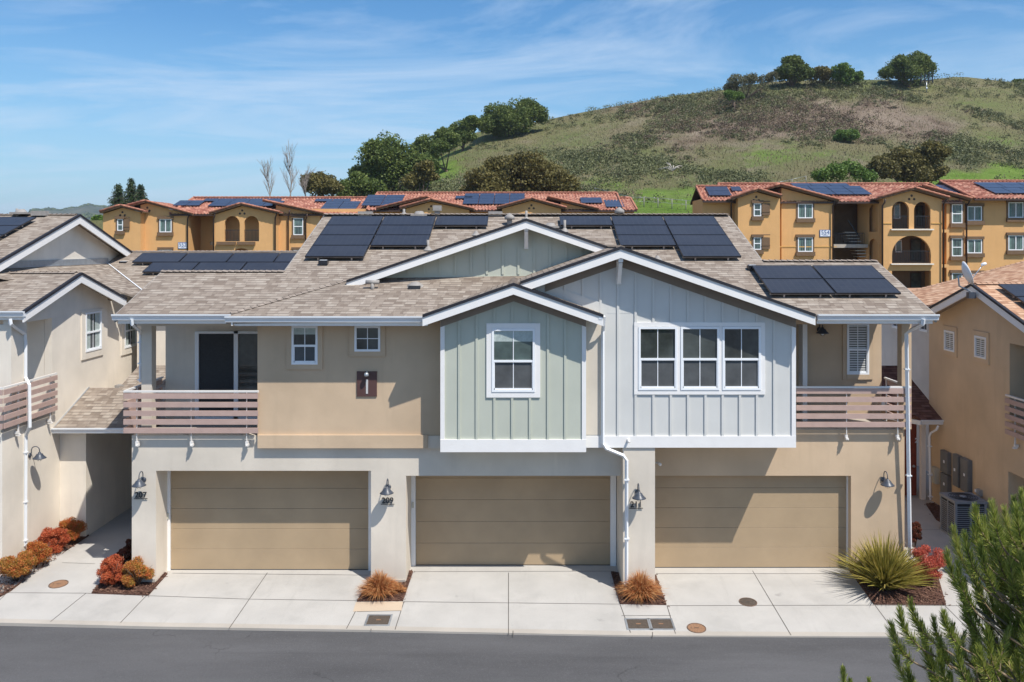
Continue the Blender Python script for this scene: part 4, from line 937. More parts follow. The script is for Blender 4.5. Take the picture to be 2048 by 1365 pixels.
solar('two low rows of black solar panels on the back roof left of the main roof', lambda a,s,n: (a, 29.0+s*cs-n*sn, q_(29.0)+s*sn+n*cs), [(-13.7+1.66*c, .94) for c in range(4)] + [(-12.95+1.66*c, 0) for c in range(4)], 1.64, .92)
vent(247,530,'jbox','small junction box at the left end of the low panel rows',Y=30.2)
for px, py, k, lb in ((34,430,'pipe','thin vent pipe on the far left ridge'),(42,427,'low','small domed vent beside the thin pipe on the far left ridge'),(80,430,'long','wide grey vent on the far left ridge')): vent(px,py,k,lb,Y=27.3,Hh=.2)
balcony(NB, faceE(XN+.12), 20.70, 23.06, 3.588, [21.35, 22.8]); balcony(NB, faceS(20.68), -16.5, XN+.12, 3.588, [-14.0])
m = MB(); m.box(-26,XN+.001,20.9,23.04,3.4495,3.52); m.build('balcony_floor', MT['kerb'], NB)
lamp((XN+.002, 22.0, 2.62), 'charcoal wall lamp on the cream side wall of the left house', R(90))
# entry porch between the houses
for q in ((XN+.001,-12.03,23.45,23.65,-.3,3.0),(-12.23,-12.03,23.651,27.4,-.3,3.0),(-9.62,-9.37,23.2,23.4,2.45,3.0)): MB().box(*q).build('porch_wall', sl, NB)
m = MB(); pz = lambda y: 3.10+.40*(y-23.1); m.slab([(XN+.01,23.1,3.1),(-9.37,23.1,3.1),(-9.37,25.0,pz(25.0)),(XN+.01,25.0,pz(25.0))], .08); m.slab([(XN+.01,25.0,pz(25.0)),(-9.37,25.0,pz(25.0)),(-9.37,27.4,3.4),(XN+.01,27.4,3.4)], .08)
m.slab([(-11.9,25.0,pz(25.0)-.05),(-9.37,25.0,pz(25.0)-.05),(-9.37,26.4,pz(26.4)-.1),(-11.9,26.4,pz(26.4)-.1)], .08); m.build('porch_roof', MT['shingle'], NB)
m = MB(); m.box(XN,-9.4,23.2,27.4,2.98,3.0); m.build('porch_ceiling', MT['soffit'], NB); gutter(NB, faceS(23.1), XN, -9.38, 3.09, 'porch_gutter')
m = MB(); m.yz([(23.15,3.12),(25.0,pz(25.0)+.03),(25.0,pz(25.0)-.02),(23.15,3.06)], XN, XN+.03); m.build('flashing', MT['galv'], NB)
vent(242,792,'box','small white post vent on the porch roof between the left houses',Y=25.3,Hh=.3)
m = MB(); m.box(-12.0,-9.4,33,33.2,-.3,3); m.build('porch_wall', sl, NB)

# ================================================================ right neighbour
RN = thing('neighbour_house', 'buff stucco house on the right with orange shingles and a satellite dish at its gable', 'house', (14,23,0))
XW = 12.93; TW = faceW(XW); sr = MT['stucco_right']
def rtop(y): return 6.985 - .345*abs(y-23.64) - .1
rtop.k = 23.64
m = MB(TW); m.facade(18.0, 27.0, -.3, rtop, -.2, 0, [(18.5,22.54,3.5,5.46,0),(18.5,22.6,-.29,2.05,0)]); m.build('wall', sr, RN)
m = MB(); m.box(XW+.2,20,27,27.2,-.3,6.2); m.box(XW+.2,20,18,18.2,-.3,6.2); m.box(14.3,14.5,18.2,22.8,3.2,6.0); m.box(XW+.201,14.299,22.541,22.7,3.3,5.6); m.box(XW+.201,13.9,22.601,22.75,-.3,2.3); m.box(13.55,13.65,18.2,22.6,-.3,2.3); m.each('wall', sr, RN)
m = MB(); m.box(XW+.201,14.3,18.2,22.54,3.2,3.499); m.box(XW+.201,14.3,18.2,22.54,5.461,5.5); m.build('balcony_floor', MT['kerb'], RN)
m = MB(); m.box(13.5,13.549,18.3,22.5,0,2.1); m.build('garage_door', MT['door'], RN)
sdw = MB(faceW(14.3)); 
for a,b,z0_,z1_ in ((22.2,22.28,3.5,5.45),(20.3,20.4,3.5,5.45),(20.4,22.2,5.38,5.45)): sdw.box(a,b,.0,.05,z0_,z1_)
sdw = sdw.build('sliding_door', MT['vinyl'], RN); MB(faceW(14.3)).box(20.4,22.2,.0,.01,3.5,5.38).build('pane', MT['glass'], sdw)
window(RN, TW, 25.35, 25.96, 4.86, 5.47, 'grid', trim=(.12,.12,.14,.14), tm=sr, fill='blind')
window(RN, TW, 23.62, 24.22, 4.88, 5.49, 'grid', trim=(.12,.12,.14,.14), tm=sr, fill='blind')
balcony(RN, faceW(XW-.13), 18.6, 22.48, 3.08, [22.1,20.6], top=4.12)
rs_ = lambda x: 6.2+.30*(x-12.5)
m = MB()
m.slab([(12.51,20.9,6.04),(30,20.9,6.04),(30,23.64,6.985),(12.51,23.64,6.985)], .1); m.slab([(12.51,23.64,6.985),(20,23.64,6.985),(20,26.4,6.03),(12.51,26.4,6.03)], .1)
m.slab([(12.5,26.3,rs_(12.5)),(15.1,23.64,rs_(15.1)),(22,23.64,rs_(22)),(22,27.4,rs_(22)),(12.5,29.4,rs_(12.5))], .1); m.slab([(12.5,29.4,6.2),(22,27.4,rs_(22)),(22,33,6.2)], .08); m.build('roof', MT['shingle_o'], RN)
rake(RN, faceW(12.5), (20.88,6.03), (23.64,6.985), (26.45,6.02), h=.2)
m = MB(); m.slab([(12.52,23.64,6.87),(12.52,26.35,5.93),(12.92,26.35,5.93),(12.92,23.64,6.87)], .012); m.slab([(12.52,23.64,6.87),(12.52,20.95,5.93),(12.92,20.95,5.93),(12.92,23.64,6.87)], .012); m.build('soffit', MT['soffit'], RN)
for a_, b_, w__ in (((12.6,23.64,6.98),(15.2,23.64,6.98),.26),((15.2,23.64,6.99),(22,23.64,8.95),.2),((12.5,29.4,6.2),(22,27.4,rs_(22)),.25)):
    m = MB(); caps2(m, a_, b_, w__); m.build('ridge_cap', MT['ridgecap_o'], RN)
tr_ = math.atan(.345); solar('solar panels on the orange roof at the right edge', lambda a,s,n: (a, 21.6+s*math.cos(tr_)-n*math.sin(tr_), 6.04+.345*.7+s*math.sin(tr_)+n*math.cos(tr_)), [(13.0+1.62*c, .9*r) for c in range(2) for r in range(2)], 1.6, .88)
# meters and boxes on the side wall
def cab(y0,y1,py0,py1,mt,label,name='meter_cabinet',d=.12,cat='meter cabinet'):
    ym = (y0+y1)/2; zt_, zb_ = Z_(py0,ym), Z_(py1,ym); o = thing(name, label, cat, (XW,ym,zb_), 'boxes on the right house wall')
    MB(TW).box(y0,y1,.001,d,zb_,zt_).build('cabinet', mt, o); MB(TW).box(y0+.02,y1-.02,d,d+.012,zb_+.02,zt_-.02).build('cover', mt, o)
    MB(TW).box(y0+.16,y0+.24,d+.012,d+.02,(zt_+zb_)/2-.02,(zt_+zb_)/2+.06).build('sticker', MT['signwhite'], o)
cab(25.58,26.03,903,946,MT['meter'],'upper grey meter cabinet nearest the red front door'); cab(25.58,26.03,948,990,MT['meter'],'lower grey meter cabinet nearest the red front door')
cab(24.95,25.30,910,973,MT['meter'],'middle tall grey meter cabinet above the air conditioner'); cab(24.40,24.84,918,984,MT['meter'],'right tall grey meter cabinet above the air conditioner')
cab(26.30,26.62,935,966,MT['beige'],'beige utility box left of the grey meter cabinets','cable_box',.14,'cable box')
cab(23.86,24.05,979,992,MT['galv'],'tiny grey switch box right of the meter cabinets','switch_box',.08,'switch box')
m = MB(TW); m.tube([(24.9,.02,2.6),(24.9,.06,2.6)],.05,10); 
# air conditioner
ac = thing('air_conditioner', 'grey outdoor air conditioner standing beside the buff side wall', 'air conditioner', (12.3,23.7,0))
a0,a1,b0,b1,hz_ = 11.85,12.72,23.25,24.10,.98
m = MB(); m.box(a0+.04,a1-.04,b0+.04,b1-.04,.06,hz_-.03); m.build('coil', MT['black'], ac)
m = MB()
for x in (a0,a1-.06): 
    for yy in (b0,b1-.06): m.box(x,x+.06,yy,yy+.06,.03,hz_)
m.box((a0+a1)/2-.02,(a0+a1)/2+.02,b0,b0+.03,.05,hz_); m.box(a0,a0+.03,(b0+b1)/2-.02,(b0+b1)/2+.02,.05,hz_); m.each('corner_post', MT['acgrey'], ac)
m = MB()
for i in range(15):
    z = .09+i*.056
    m.box(a0+.06,a1-.06,b0+.005,b0+.03,z,z+.022); m.box(a0+.005,a0+.03,b0+.06,b1-.06,z,z+.022)
m.build('louvre', MT['acgrey'], ac)
m = MB(); m.box(a0-.015,a1+.015,b0-.015,b1+.015,hz_,hz_+.07); m.box(a0-.01,a1+.01,b0-.01,b1+.01,.0,.055); m.each('casing', MT['acgrey'], ac)
m = MB()
for r_ in (.12,.18,.24,.30,.36): m.lathe([(r_,0),(r_+.008,.01),(r_+.016,0)], ((a0+a1)/2,(b0+b1)/2,hz_+.075), 28)
for k in range(8): an=k*math.pi/4; m.tube([((a0+a1)/2,(b0+b1)/2,hz_+.085),((a0+a1)/2+.37*math.cos(an),(b0+b1)/2+.37*math.sin(an),hz_+.085)],.004,4)
m.build('fan_grille', MT['black'], ac); MB().lathe([(.0,.04),(.09,.03),(.10,0)],((a0+a1)/2,(b0+b1)/2,hz_+.07),18).build('fan_cap', MT['acgrey'], ac)
# satellite dish
sx, sy, sz = 12.52, 23.30, 7.02
dz = thing('satellite_dish', 'pale satellite dish on a bent mast at the peak of the right gable', 'satellite dish', (sx,sy,6.7))
dn = Vector((.93,-.22,.34)).normalized(); dc = Vector(P(1927,549,23.2))
MB().lathe([(0,.0),(.12,.012),(.24,.05),(.34,.11),(.335,.118),(.22,.06),(.1,.02),(0,.01)], tuple(dc), 28, axis=tuple(dn)).build('reflector', MT['dish'], dz)
MB().tube([tuple(dc-dn*.02), tuple(dc-dn*.14), (dc.x-.12,dc.y,dc.z-.32), P(1938,582,23.3), P(1950,592,23.4)], .024, 8).build('mast', MT['galv'], dz)
e = dc + dn*.52 + Vector((0,0,.10)); low = dc - Vector((0,0,.30))+dn*.12
MB().tube([tuple(low), tuple(e)], .013, 6).build('feed_arm', MT['galv'], dz)
MB().lathe([(0,-.09),(.035,-.08),(.045,0),(.03,.05),(0,.06)], tuple(e), 12, axis=tuple(-dn)).build('feed_horn', MT['signwhite'], dz)
c = P(1942,592,23.35); MB().box(c[0]-.10,c[0]+.10,c[1]-.09,c[1]+.06,c[2]-.07,c[2]+.10).build('mount_bracket', MT['lamp'], dz)
# porch with the red door
PR = thing('entry_porch', 'small dark shingled porch with a red door between the right houses', 'porch', (12.5,27.2,0))
m = MB(); pz2 = lambda y: 2.70+.40*(y-26.15); m.slab([(12.3,26.15,2.70),(13.22,26.15,2.70),(13.0,27.0,pz2(27.0)),(13.0,29.2,pz2(29.2)),(11.6,29.2,pz2(29.2)),(11.6,27.2,pz2(27.2))], .09); m.build('roof', MT['shingle_b'], PR)
gutter(PR, faceS(26.15), 12.28, 13.24, 2.68); MB().bar((12.25,26.1,2.60),(11.45,27.2,2.60),.05,.13).build('gutter', MT['gutter'], PR)
m = MB(); m.box(9.5,13.0,28.0,28.2,-.3,2.6); m.build('wall', MT['stucco_tan'], PR)
MB().box(12.05,12.62,27.2,27.26,.05,2.45).build('door', MT['red'], PR)
m = MB(); m.box(12.64,12.78,26.9,27.04,0,2.56); m.build('post', MT['white'], PR)
d_ = MB(); x,y,z = P(1838,882,27.15); text_mesh('numerals','213',.2,(x+.03,27.17,z),MT['signwhite'],PR,ext=.004,bold=.006)
MB().lathe([(0,0),(.045,.0),(.04,.05),(0,.06)],(12.5,27.14,1.0),12,axis=(0,-1,0)).build('handle', MT['galv'], PR)
downspout(PR, [P(1877,852,26.1),P(1873,860,26.1),P(1862,866,26.3),P(1859,874,26.3),P(1861,1000,26.3)], .04)
RB = thing('rear_house', 'greige stucco wall with small windows seen behind the right balcony', 'house', (14.5,32,0))
TB = faceW(14.45); m = MB(TB); m.box(27.3,40,-.2,0,-.3,5.85); m.build('wall', MT['stucco_back'], RB)
m = MB(); m.slab([(14.2,29.6,5.95),(19,29.6,6.05),(19,40,6.05),(14.2,40,5.95)], .1); m.build('roof', MT['shingle_o'], RB)
window(RB, TB, 32.4, 33.1, 4.85, 5.5, 'hung', trim=(.15,.15,.15,.1), tm=MT['stucco_back']); window(RB, TB, 30.2, 30.8, 4.95, 5.6, 'hung', trim=(.15,.15,.15,.1), tm=MT['stucco_back'])

# ================================================================ ochre apartment buildings
def tsheet(M, p0, p1, q1, q0, per=.33, amp=.055, nv=2):
    """corrugated tile sheet: p0-p1 along the eave, q0-q1 along the top"""
    p0,p1,q0,q1 = map(Vector,(p0,p1,q0,q1)); nrm = (p1-p0).cross(q0-p0).normalized()
    if nrm.z < 0: nrm = -nrm
    n = max(2, int(max((p1-p0).length,(q1-q0).length)/(per/4))); vs = []
    for j in range(nv+1):
        for i in range(n+1):
            a = p0.lerp(p1,i/n); b = q0.lerp(q1,i/n); x = a.lerp(b,j/nv); h = amp*math.sin(2*math.pi*i/4)
            vs.append(tuple(x+nrm*h))
    M.add(vs, [(j*(n+1)+i, j*(n+1)+i+1, (j+1)*(n+1)+i+1, (j+1)*(n+1)+i) for j in range(nv) for i in range(n)], True)
def capline(M, a, b, r=.12):
    a = Vector(a); b = Vector(b); n = max(2,int((b-a).length/.42)); pts=[]; rr_=[]
    for i in range(n):
        pts += [a.lerp(b,i/n), a.lerp(b,(i+.93)/n)]; rr_ += [r, r*.72]
    M.tube([tuple(p) for p in pts], rr_, 6)
def gblock(root, pl_, pr_, apex, eL, eR, Y, zb, holes=(), depth=5.0, ov=.5, notile=False, mt=None):
    Yf = Y - ov
    A = P(apex[0], apex[1], Yf); Lp = P(eL[0], eL[1], Yf) if eL else None; Rp = P(eR[0], eR[1], Yf) if eR else None
    sL = (A[2]-Lp[2])/(A[0]-Lp[0]) if Lp else (A[2]-Rp[2])/(Rp[0]-A[0]); sR = (A[2]-Rp[2])/(Rp[0]-A[0]) if Rp else sL
    def top(x): return A[2] - .22 - (sL*(A[0]-x) if x < A[0] else sR*(x-A[0]))
    top.k = A[0]
    x0, x1 = X_(pl_,Y), X_(pr_,Y)
    m = MB(); m.facade(x0,x1,zb,top,Y,Y+.3,holes); m.box(x0,x0+.3,Y+.301,Y+depth,zb,top(x0)); m.box(x1-.3,x1,Y+.301,Y+depth,zb,top(x1)); m.build('gable_wall', mt or MT['ochre'], root)
    m = MB(); k = MB()
    for E, s in ((Lp,sL),(Rp,sR)):
        if not E: continue
        tsheet(m, (E[0],Yf,E[2]), (E[0],Yf+depth,E[2]), (A[0],Yf+depth,A[2]), (A[0],Yf,A[2]))
        capline(k, (E[0],Yf,E[2]+.06), (A[0],Yf,A[2]+.06))
    m.build('tile_roof', MT['tile'], root, fix=False); k.build('rake_tile', MT['tilecap'], root)
    m = MB()
    for E in (Lp, Rp):
        if E: m.slab([(E[0],Yf,E[2]-.05),(E[0],Yf+depth,E[2]-.05),(A[0],Yf+depth,A[2]-.05),(A[0],Yf,A[2]-.05)], .1)
    m.build('soffit', MT['browntrim'], root)
    m = MB(faceS(Y)); 
    for dx_, dz_ in ((-.22,-.75),(.22,-.75),(0,-.45)): m.lathe([(0,.03),(.09,.03),(.11,0)], (A[0]+dx_,0,A[2]-.2+dz_+.0), 8, axis=(0,1,0))
    m.build('gable_vent', MT['browndark'], root)
def awin(root, pa, pb, ya, yb, Y, kind='slider', shut=None, top=.22, trimw=.18):
    T = faceS(Y); x0,x1,z0_,z1_ = X_(pa,Y),X_(pb,Y),Z_(yb,Y),Z_(ya,Y)
    f = MB(T); t=.08
    for q in ((x0,x1,z1_-t,z1_),(x0,x1,z0_,z0_+t),(x0,x0+t,z0_+t,z1_-t),(x1-t,x1,z0_+t,z1_-t)): f.box(q[0],q[1],-.0,.07,q[2],q[3])
    if kind=='slider': f.box((x0+x1)/2-.04,(x0+x1)/2+.04,0,.065,z0_+t,z1_-t)
    else: f.box(x0+t,x1-t,0,.065,(z0_+z1_)/2-.04,(z0_+z1_)/2+.04)
    w_ = f.build('window', MT['vinyl'], root)
    g = MB(T); g.box(x0+.04,x1-.04,.0,.03,z0_+.04,z1_-.04); g.build('pane', MT['glass2'], w_)
    g = MB(T); W=x1-x0
    for fr in ((.30,.36),(.64,.70)) if kind=='slider' else ((.47,.53),): g.box(x0+W*fr[0],x0+W*fr[1]-.02,.031,.036,z0_+t,z1_-t)
    g.box(x0+t,x0+W*.22,.031,.034,z0_+t,z1_-t); g.box(x1-W*.24,x1-t,.031,.034,z0_+t,z1_-t); g.build('curtain', MT['acurtain'], w_)
    q = MB(T); q.box(x0-trimw,x1+trimw,0,.16,z1_+.002,z1_+.25); q.box(x0-trimw,x1+trimw,0,.22,z0_-.36,z0_-.002); q.box(x0-trimw*.8,x0-.002,0,.05,z0_-.002,z1_+.002); q.box(x1+.002,x1+trimw*.8,0,.05,z0_-.002,z1_+.002); q.build('window_trim', MT['browntrim'], w_)
    if shut:
        s = MB(T); a = X_(shut,Y); s.box(x1+.06,a,.055,.12,z0_+.08,z1_-.02); 
        for i in range(2): s.box(x1+.04,a+.02,.12,.15,z0_+.35+i*.9,z0_+.43+i*.9)
        s.build('shutter', MT['browntrim'], w_)
def arail(root, x0, x1, Y, z0_, z1_):
    m = MB(); m.box(x0,x1,Y-.03,Y+.03,z1_-.05,z1_); m.box(x0,x1,Y-.03,Y+.03,z0_,z0_+.04); n = int((x1-x0)/.13)
    for i in range(n+1): xx = x0+(x1-x0)*i/n; m.box(xx-.012,xx+.012,Y-.012,Y+.012,z0_,z1_)
    m.build('balcony_rail', MT['black'], root)
def asolar(label, Y0, pxs, py_b, sl_, rows, z0_):
    pass
def roofslab(root, xa, xb, Ye, ze, Yr, zr_):
    m = MB(); tsheet(m,(xa,Ye,ze),(xb,Ye,ze),(xb,Yr,zr_),(xa,Yr,zr_), nv=3); tsheet(m,(xa,2*Yr-Ye,ze),(xb,2*Yr-Ye,ze),(xb,Yr,zr_),(xa,Yr,zr_), nv=1); m.build('tile_roof', MT['tile'], root, fix=False)
    k = MB(); capline(k,(xa,Yr,zr_+.06),(xb,Yr,zr_+.06),.16); capline(k,(xa,Ye,ze+.06),(xa,Yr,zr_+.06)); capline(k,(xb,Ye,ze+.06),(xb,Yr,zr_+.06)); k.build('ridge_tile', MT['tilecap'], root)
    m = MB(); m.slab([(xa,Ye,ze-.06),(xb,Ye,ze-.06),(xb,Yr,zr_-.06),(xa,Yr,zr_-.06)], .08); m.slab([(xa,2*Yr-Ye,ze-.06),(xb,2*Yr-Ye,ze-.06),(xb,Yr,zr_-.06),(xa,Yr,zr_-.06)], .08); m.box(xa,xb,Ye-.12,Ye,ze-.2,ze-.05); m.build('soffit', MT['browndark'], root)
def roofsolar(root_label, xa, Ye, ze, Yr, zr_, cells):
    """cells given as photo rectangles (px0, px1, rows down from the ridge start, rows)"""
    th = math.atan((zr_-ze)/(Yr-Ye)); Ls = math.hypot(zr_-ze, Yr-Ye)
    T = lambda a,s,n: (a, Ye+s*math.cos(th)-n*math.sin(th), ze+s*math.sin(th)+n*math.cos(th)+.03)
    out_ = []
    for p0, p1, s0, nr in cells:
        Ym = Ye + s0*math.cos(th); x0, x1 = X_(p0,Ym), X_(p1,Ym); n = max(1,round((x1-x0)/1.75)); w_ = (x1-x0)/n
        out_ += [(x0+w_*i, s0+1.03*r, w_) for i in range(n) for r in range(nr)]
    c0 = T(out_[0][0], out_[0][1], 0); o = thing('solar_array', root_label, 'solar panels', c0)
    rk = MB(T)
    for a, s, w_ in out_:
        pn = MB(T).box(a+.03,a+w_-.03,s+.02,s+1.0,.10,.15).build('solar_panel', MT['panelblue'], o); rk.box(a+.3,a+.38,s+.1,s+.9,-.02,.1); rk.box(a+w_-.4,a+w_-.32,s+.1,s+.9,-.02,.1)
    rk.build('racking', MT['rackmat'], o)
MT['panelblue'] = m_plain('blue_black_panel', (.030,.038,.07), .22, .2, spec=.7)
# ---- building 554
AB = thing('apartment_building', 'three storey ochre apartment building on the right numbered 554', 'apartment building', (25,75,3.5))
Y5 = 75.0; zB = 3.2
def hole(pa, pb, ya, yb, Y, arch=0.0): return (X_(pa,Y), X_(pb,Y), Z_(yb,Y), Z_(ya,Y), arch)
m = MB(); m.facade(X_(1405,Y5), X_(1665,Y5), zB, Z_(398,Y5), Y5, Y5+.3); m.box(X_(1405,Y5),X_(1405,Y5)+.3,Y5+.3,Y5+4.2,zB,Z_(398,Y5)); m.box(X_(1405,Y5),X_(1476,Y5),Y5+4.2,Y5+4.4,zB,Z_(398,Y5)); m.box(X_(1476,Y5),X_(1476,Y5)+.3,Y5+.3,Y5+11,zB,Z_(398,Y5)); m.facade(X_(1893,Y5),X_(2120,Y5),zB,Z_(398,Y5),Y5,Y5+.3); m.facade(X_(1476,Y5), X_(2120,Y5), zB, Z_(398,Y5), Y5+11, Y5+11.3)
m.build('wall', MT['ochre'], AB)
# stair hall recess
m = MB(); xa, xb = X_(1666,Y5), X_(1766,Y5); xm_ = X_(1726,Y5)
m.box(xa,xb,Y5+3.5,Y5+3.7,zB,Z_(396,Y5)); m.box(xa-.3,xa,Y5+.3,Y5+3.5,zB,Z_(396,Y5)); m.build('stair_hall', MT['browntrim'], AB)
m = MB()
wl_ = lambda a,b,c: (xm_ + .35 + (X_(1768,Y5-1.4)-xm_-.35)*a/3.3, Y5+1.9 - (3.3)*a/3.3 - b*.9, c)
q = MB(wl_); q.facade(0,3.3,zB,Z_(398,Y5),-.3,0,[(1.45,2.55,Z_(464,Y5),Z_(410,Y5),.55),(1.45,2.55,Z_(545,Y5),Z_(478,Y5),.55)]); q.build('wall', MT['ochre'], AB)
m.box(xa,xm_+.6,Y5+.4,Y5+3.4,Z_(496,Y5)-.0,Z_(489,Y5)); 
for i in range(9): m.box(X_(1697,Y5)+.2*i*.8, X_(1697,Y5)+.2*i*.8+1.0, Y5+.9, Y5+2.2, Z_(464,Y5)-.27*i-.10, Z_(464,Y5)-.27*i)
m.build('stair', MT['kerb'], AB)
arail(AB, xa+.1, xm_+.3, Y5+.5, Z_(489,Y5), Z_(466,Y5)); m = MB(); m.bar((X_(1703,Y5),Y5+.8,Z_(440,Y5)),(X_(1726,Y5),Y5+.8,Z_(474,Y5)),.06,.08); m.build('handrail', MT['black'], AB)
gblock(AB, 1476, 1560, (1515.7,378.5), (1462,397), (1563,392), Y5-1.5, zB, depth=4)
gblock(AB, 1563, 1666, (1560.6,369), (1466,398), (1679,400.5), Y5-.6, zB, depth=6)
hs_ = [hole(1784,1818,403,458,Y5-1.6,.75), hole(1828,1861,404,458,Y5-1.6,.75), hole(1784,1862,472,527,Y5-1.6,1.65), hole(1784,1862,542,590,Y5-1.6,0)]
gblock(AB, 1766, 1884, (1828.7,376), (1756,396), (1899,396), Y5-1.6, zB, hs_, depth=5)
gblock(AB, 1893, 1925, (1845,371), None, (1944,398), Y5-.4, zB, depth=6)
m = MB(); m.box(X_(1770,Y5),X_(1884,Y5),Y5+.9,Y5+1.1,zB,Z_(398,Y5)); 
m.build('loggia_wall', MT['loggia_shade'], AB)
m = MB(); m.box(X_(1770,Y5),X_(1884,Y5),Y5-1.25,Y5+.89,Z_(466,Y5),Z_(460,Y5)); m.box(X_(1770,Y5),X_(1884,Y5),Y5-1.25,Y5+.89,Z_(535,Y5),Z_(529,Y5)); m.build('loggia_floor', MT['ochre'], AB)
m = MB(); m.box(X_(1784,Y5-1.6)-.15,X_(1862,Y5-1.6)+.15,Y5-1.85,Y5-1.601,Z_(461,Y5-1.6),Z_(458.3,Y5-1.6)); m.box(X_(1784,Y5-1.6)-.15,X_(1862,Y5-1.6)+.15,Y5-1.85,Y5-1.601,Z_(530,Y5-1.6),Z_(527.3,Y5-1.6)); m.build('sill', MT['stucco_left'], AB)
for a,b,t,bb in ((1784,1818,432,458),(1828,1861,432,458),(1784,1862,502,527)): arail(AB, X_(a,Y5-1.6), X_(b,Y5-1.6), Y5-1.45, Z_(bb,Y5-1.6), Z_(t,Y5-1.6))
for a,b,t,bb in ((1787,1800,408,438),(1790,1803,480,505),(1832,1846,412,452),(1820,1842,478,522),(1820,1842,545,585)):
    f = MB(faceS(Y5+.9)); f.box(X_(a,Y5+.9),X_(b,Y5+.9),.0,.06,Z_(bb,Y5+.9),Z_(t,Y5+.9)); dd = f.build('balcony_door', MT['browndark'] if a>1815 else MT['vinyl'], AB); MB(faceS(Y5+.9)).box(X_(a+2,Y5+.9),X_(b-2,Y5+.9),.06,.08,Z_(bb-2,Y5+.9),Z_(t+2,Y5+.9)).build('pane', MT['glass2'], dd)
for a,b,t,bb,Y,k,s in ((1507,1522,407,433,Y5-1.5,'h',1539),(1507,1522,475,500,Y5-1.5,'h',1539),(1595.5,1625,408,437,Y5-.6,'slider',None),(1595.5,1625,475,504,Y5-.6,'slider',None),
        (1903,1924,409,447,Y5-.4,'h',None),(1903,1924,477,513,Y5-.4,'h',None),(1903,1924,546,580,Y5-.4,'h',None),(1934,1963,413,442,Y5,'slider',None),(1934,1963,479,507,Y5,'slider',None),(1934,1963,547,575,Y5,'slider',None),(2016,2046,405,436,Y5,'slider',None),(2016,2046,471,501,Y5,'slider',None)):
    awin(AB,a,b,t,bb,Y,k,s)
m = MB(faceS(Y5-.6)); m.box(X_(1553,Y5),X_(1668,Y5),0,.04,Z_(495,Y5),Z_(493,Y5)); m.build('band', MT['ochre_band'], AB)
m = MB(faceS(Y5-1.6)); m.box(X_(1766,Y5-1.6),X_(1784,Y5-1.6)-.02,0,.05,Z_(449,Y5),Z_(447,Y5)); m.box(X_(1862,Y5-1.6)+.02,X_(1884,Y5-1.6),0,.05,Z_(449,Y5),Z_(447,Y5)); m.build('band', MT['ochre_band'], AB)
for px,Y,t in ((1462,Y5-.2,398),(1665,Y5-.7,402),(1764,Y5-1.7,402),(1886,Y5-1.7,398),(1932,Y5-.1,402)):
    MB().tube([(X_(px+4,Y),Y-.3,Z_(t-3,Y)),(X_(px+3,Y),Y-.25,Z_(t+4,Y)),(X_(px,Y),Y-.1,Z_(t+10,Y)),(X_(px,Y),Y-.1,zB)], .07, 6).build('downspout', MT['browndark'], AB)
def sgn(root, pa,pb,ya,yb,Y,s):
    m = MB(faceS(Y)); m.box(X_(pa,Y),X_(pb,Y),0,.06,Z_(yb,Y),Z_(ya,Y)); g = m.build('number_sign', MT['signblue'], root)
    m = MB(faceS(Y)); m.box(X_(pa+1,Y),X_(pb-1,Y),.06,.07,Z_(yb-1,Y),Z_(ya+1,Y)); m.build('sign_face', MT['signwhite'], g)
    text_mesh('numerals', s, .50, (X_((pa+pb)/2,Y),Y-.08,Z_((ya+yb)/2-1.3,Y)), MT['signblue'], g, ext=.003)
    m = MB(faceS(Y)); m.box(X_(pa+6,Y),X_(pb-6,Y),.07,.075,Z_(yb-2.8,Y),Z_(yb-3.8,Y)); m.build('sign_line', MT['signblue'], g)
sgn(AB,1639,1661,460,474,Y5-.6,'554')
roofslab(AB, X_(1402,Y5), X_(1476,Y5), Y5-.7, Z_(401,Y5-.7), Y5+2.1, Z_(374,Y5+2.1))
roofslab(AB, X_(1463,Y5), X_(1915,Y5), Y5-.7, Z_(403,Y5-.7), Y5+5.2, Z_(369,Y5+5.2))
roofslab(AB, X_(1960,Y5)-1, X_(2140,Y5), Y5-.9, Z_(397,Y5-.9), Y5+5.2, Z_(363.5,Y5+5.2))
rz = lambda a: (Z_(403,Y5-.7), Y5+5.2, Z_(369,Y5+5.2))
roofsolar('small blue panel group at the left end of the 554 roof', 0, Y5-.7, Z_(401,Y5-.7), Y5+2.1, Z_(374,Y5+2.1), [(1418,1464,.7,2),(1464,1485,1.75,1)])
roofsolar('long blue panel row between the gables of building 554', 0, Y5-.7, *rz(0), [(1600,1745,1.8,3),(1586,1700,4.9,1)])
roofsolar('blue panels right of the arched gable of building 554', 0, Y5-.7, *rz(0), [(1900,1950,2.2,3)])
roofsolar('blue panels on the highest roof at the right edge', 0, Y5-.9, Z_(397,Y5-.9), Y5+5.2, Z_(363.5,Y5+5.2), [(1990,2100,1.2,2),(1968,2100,3.3,2)])
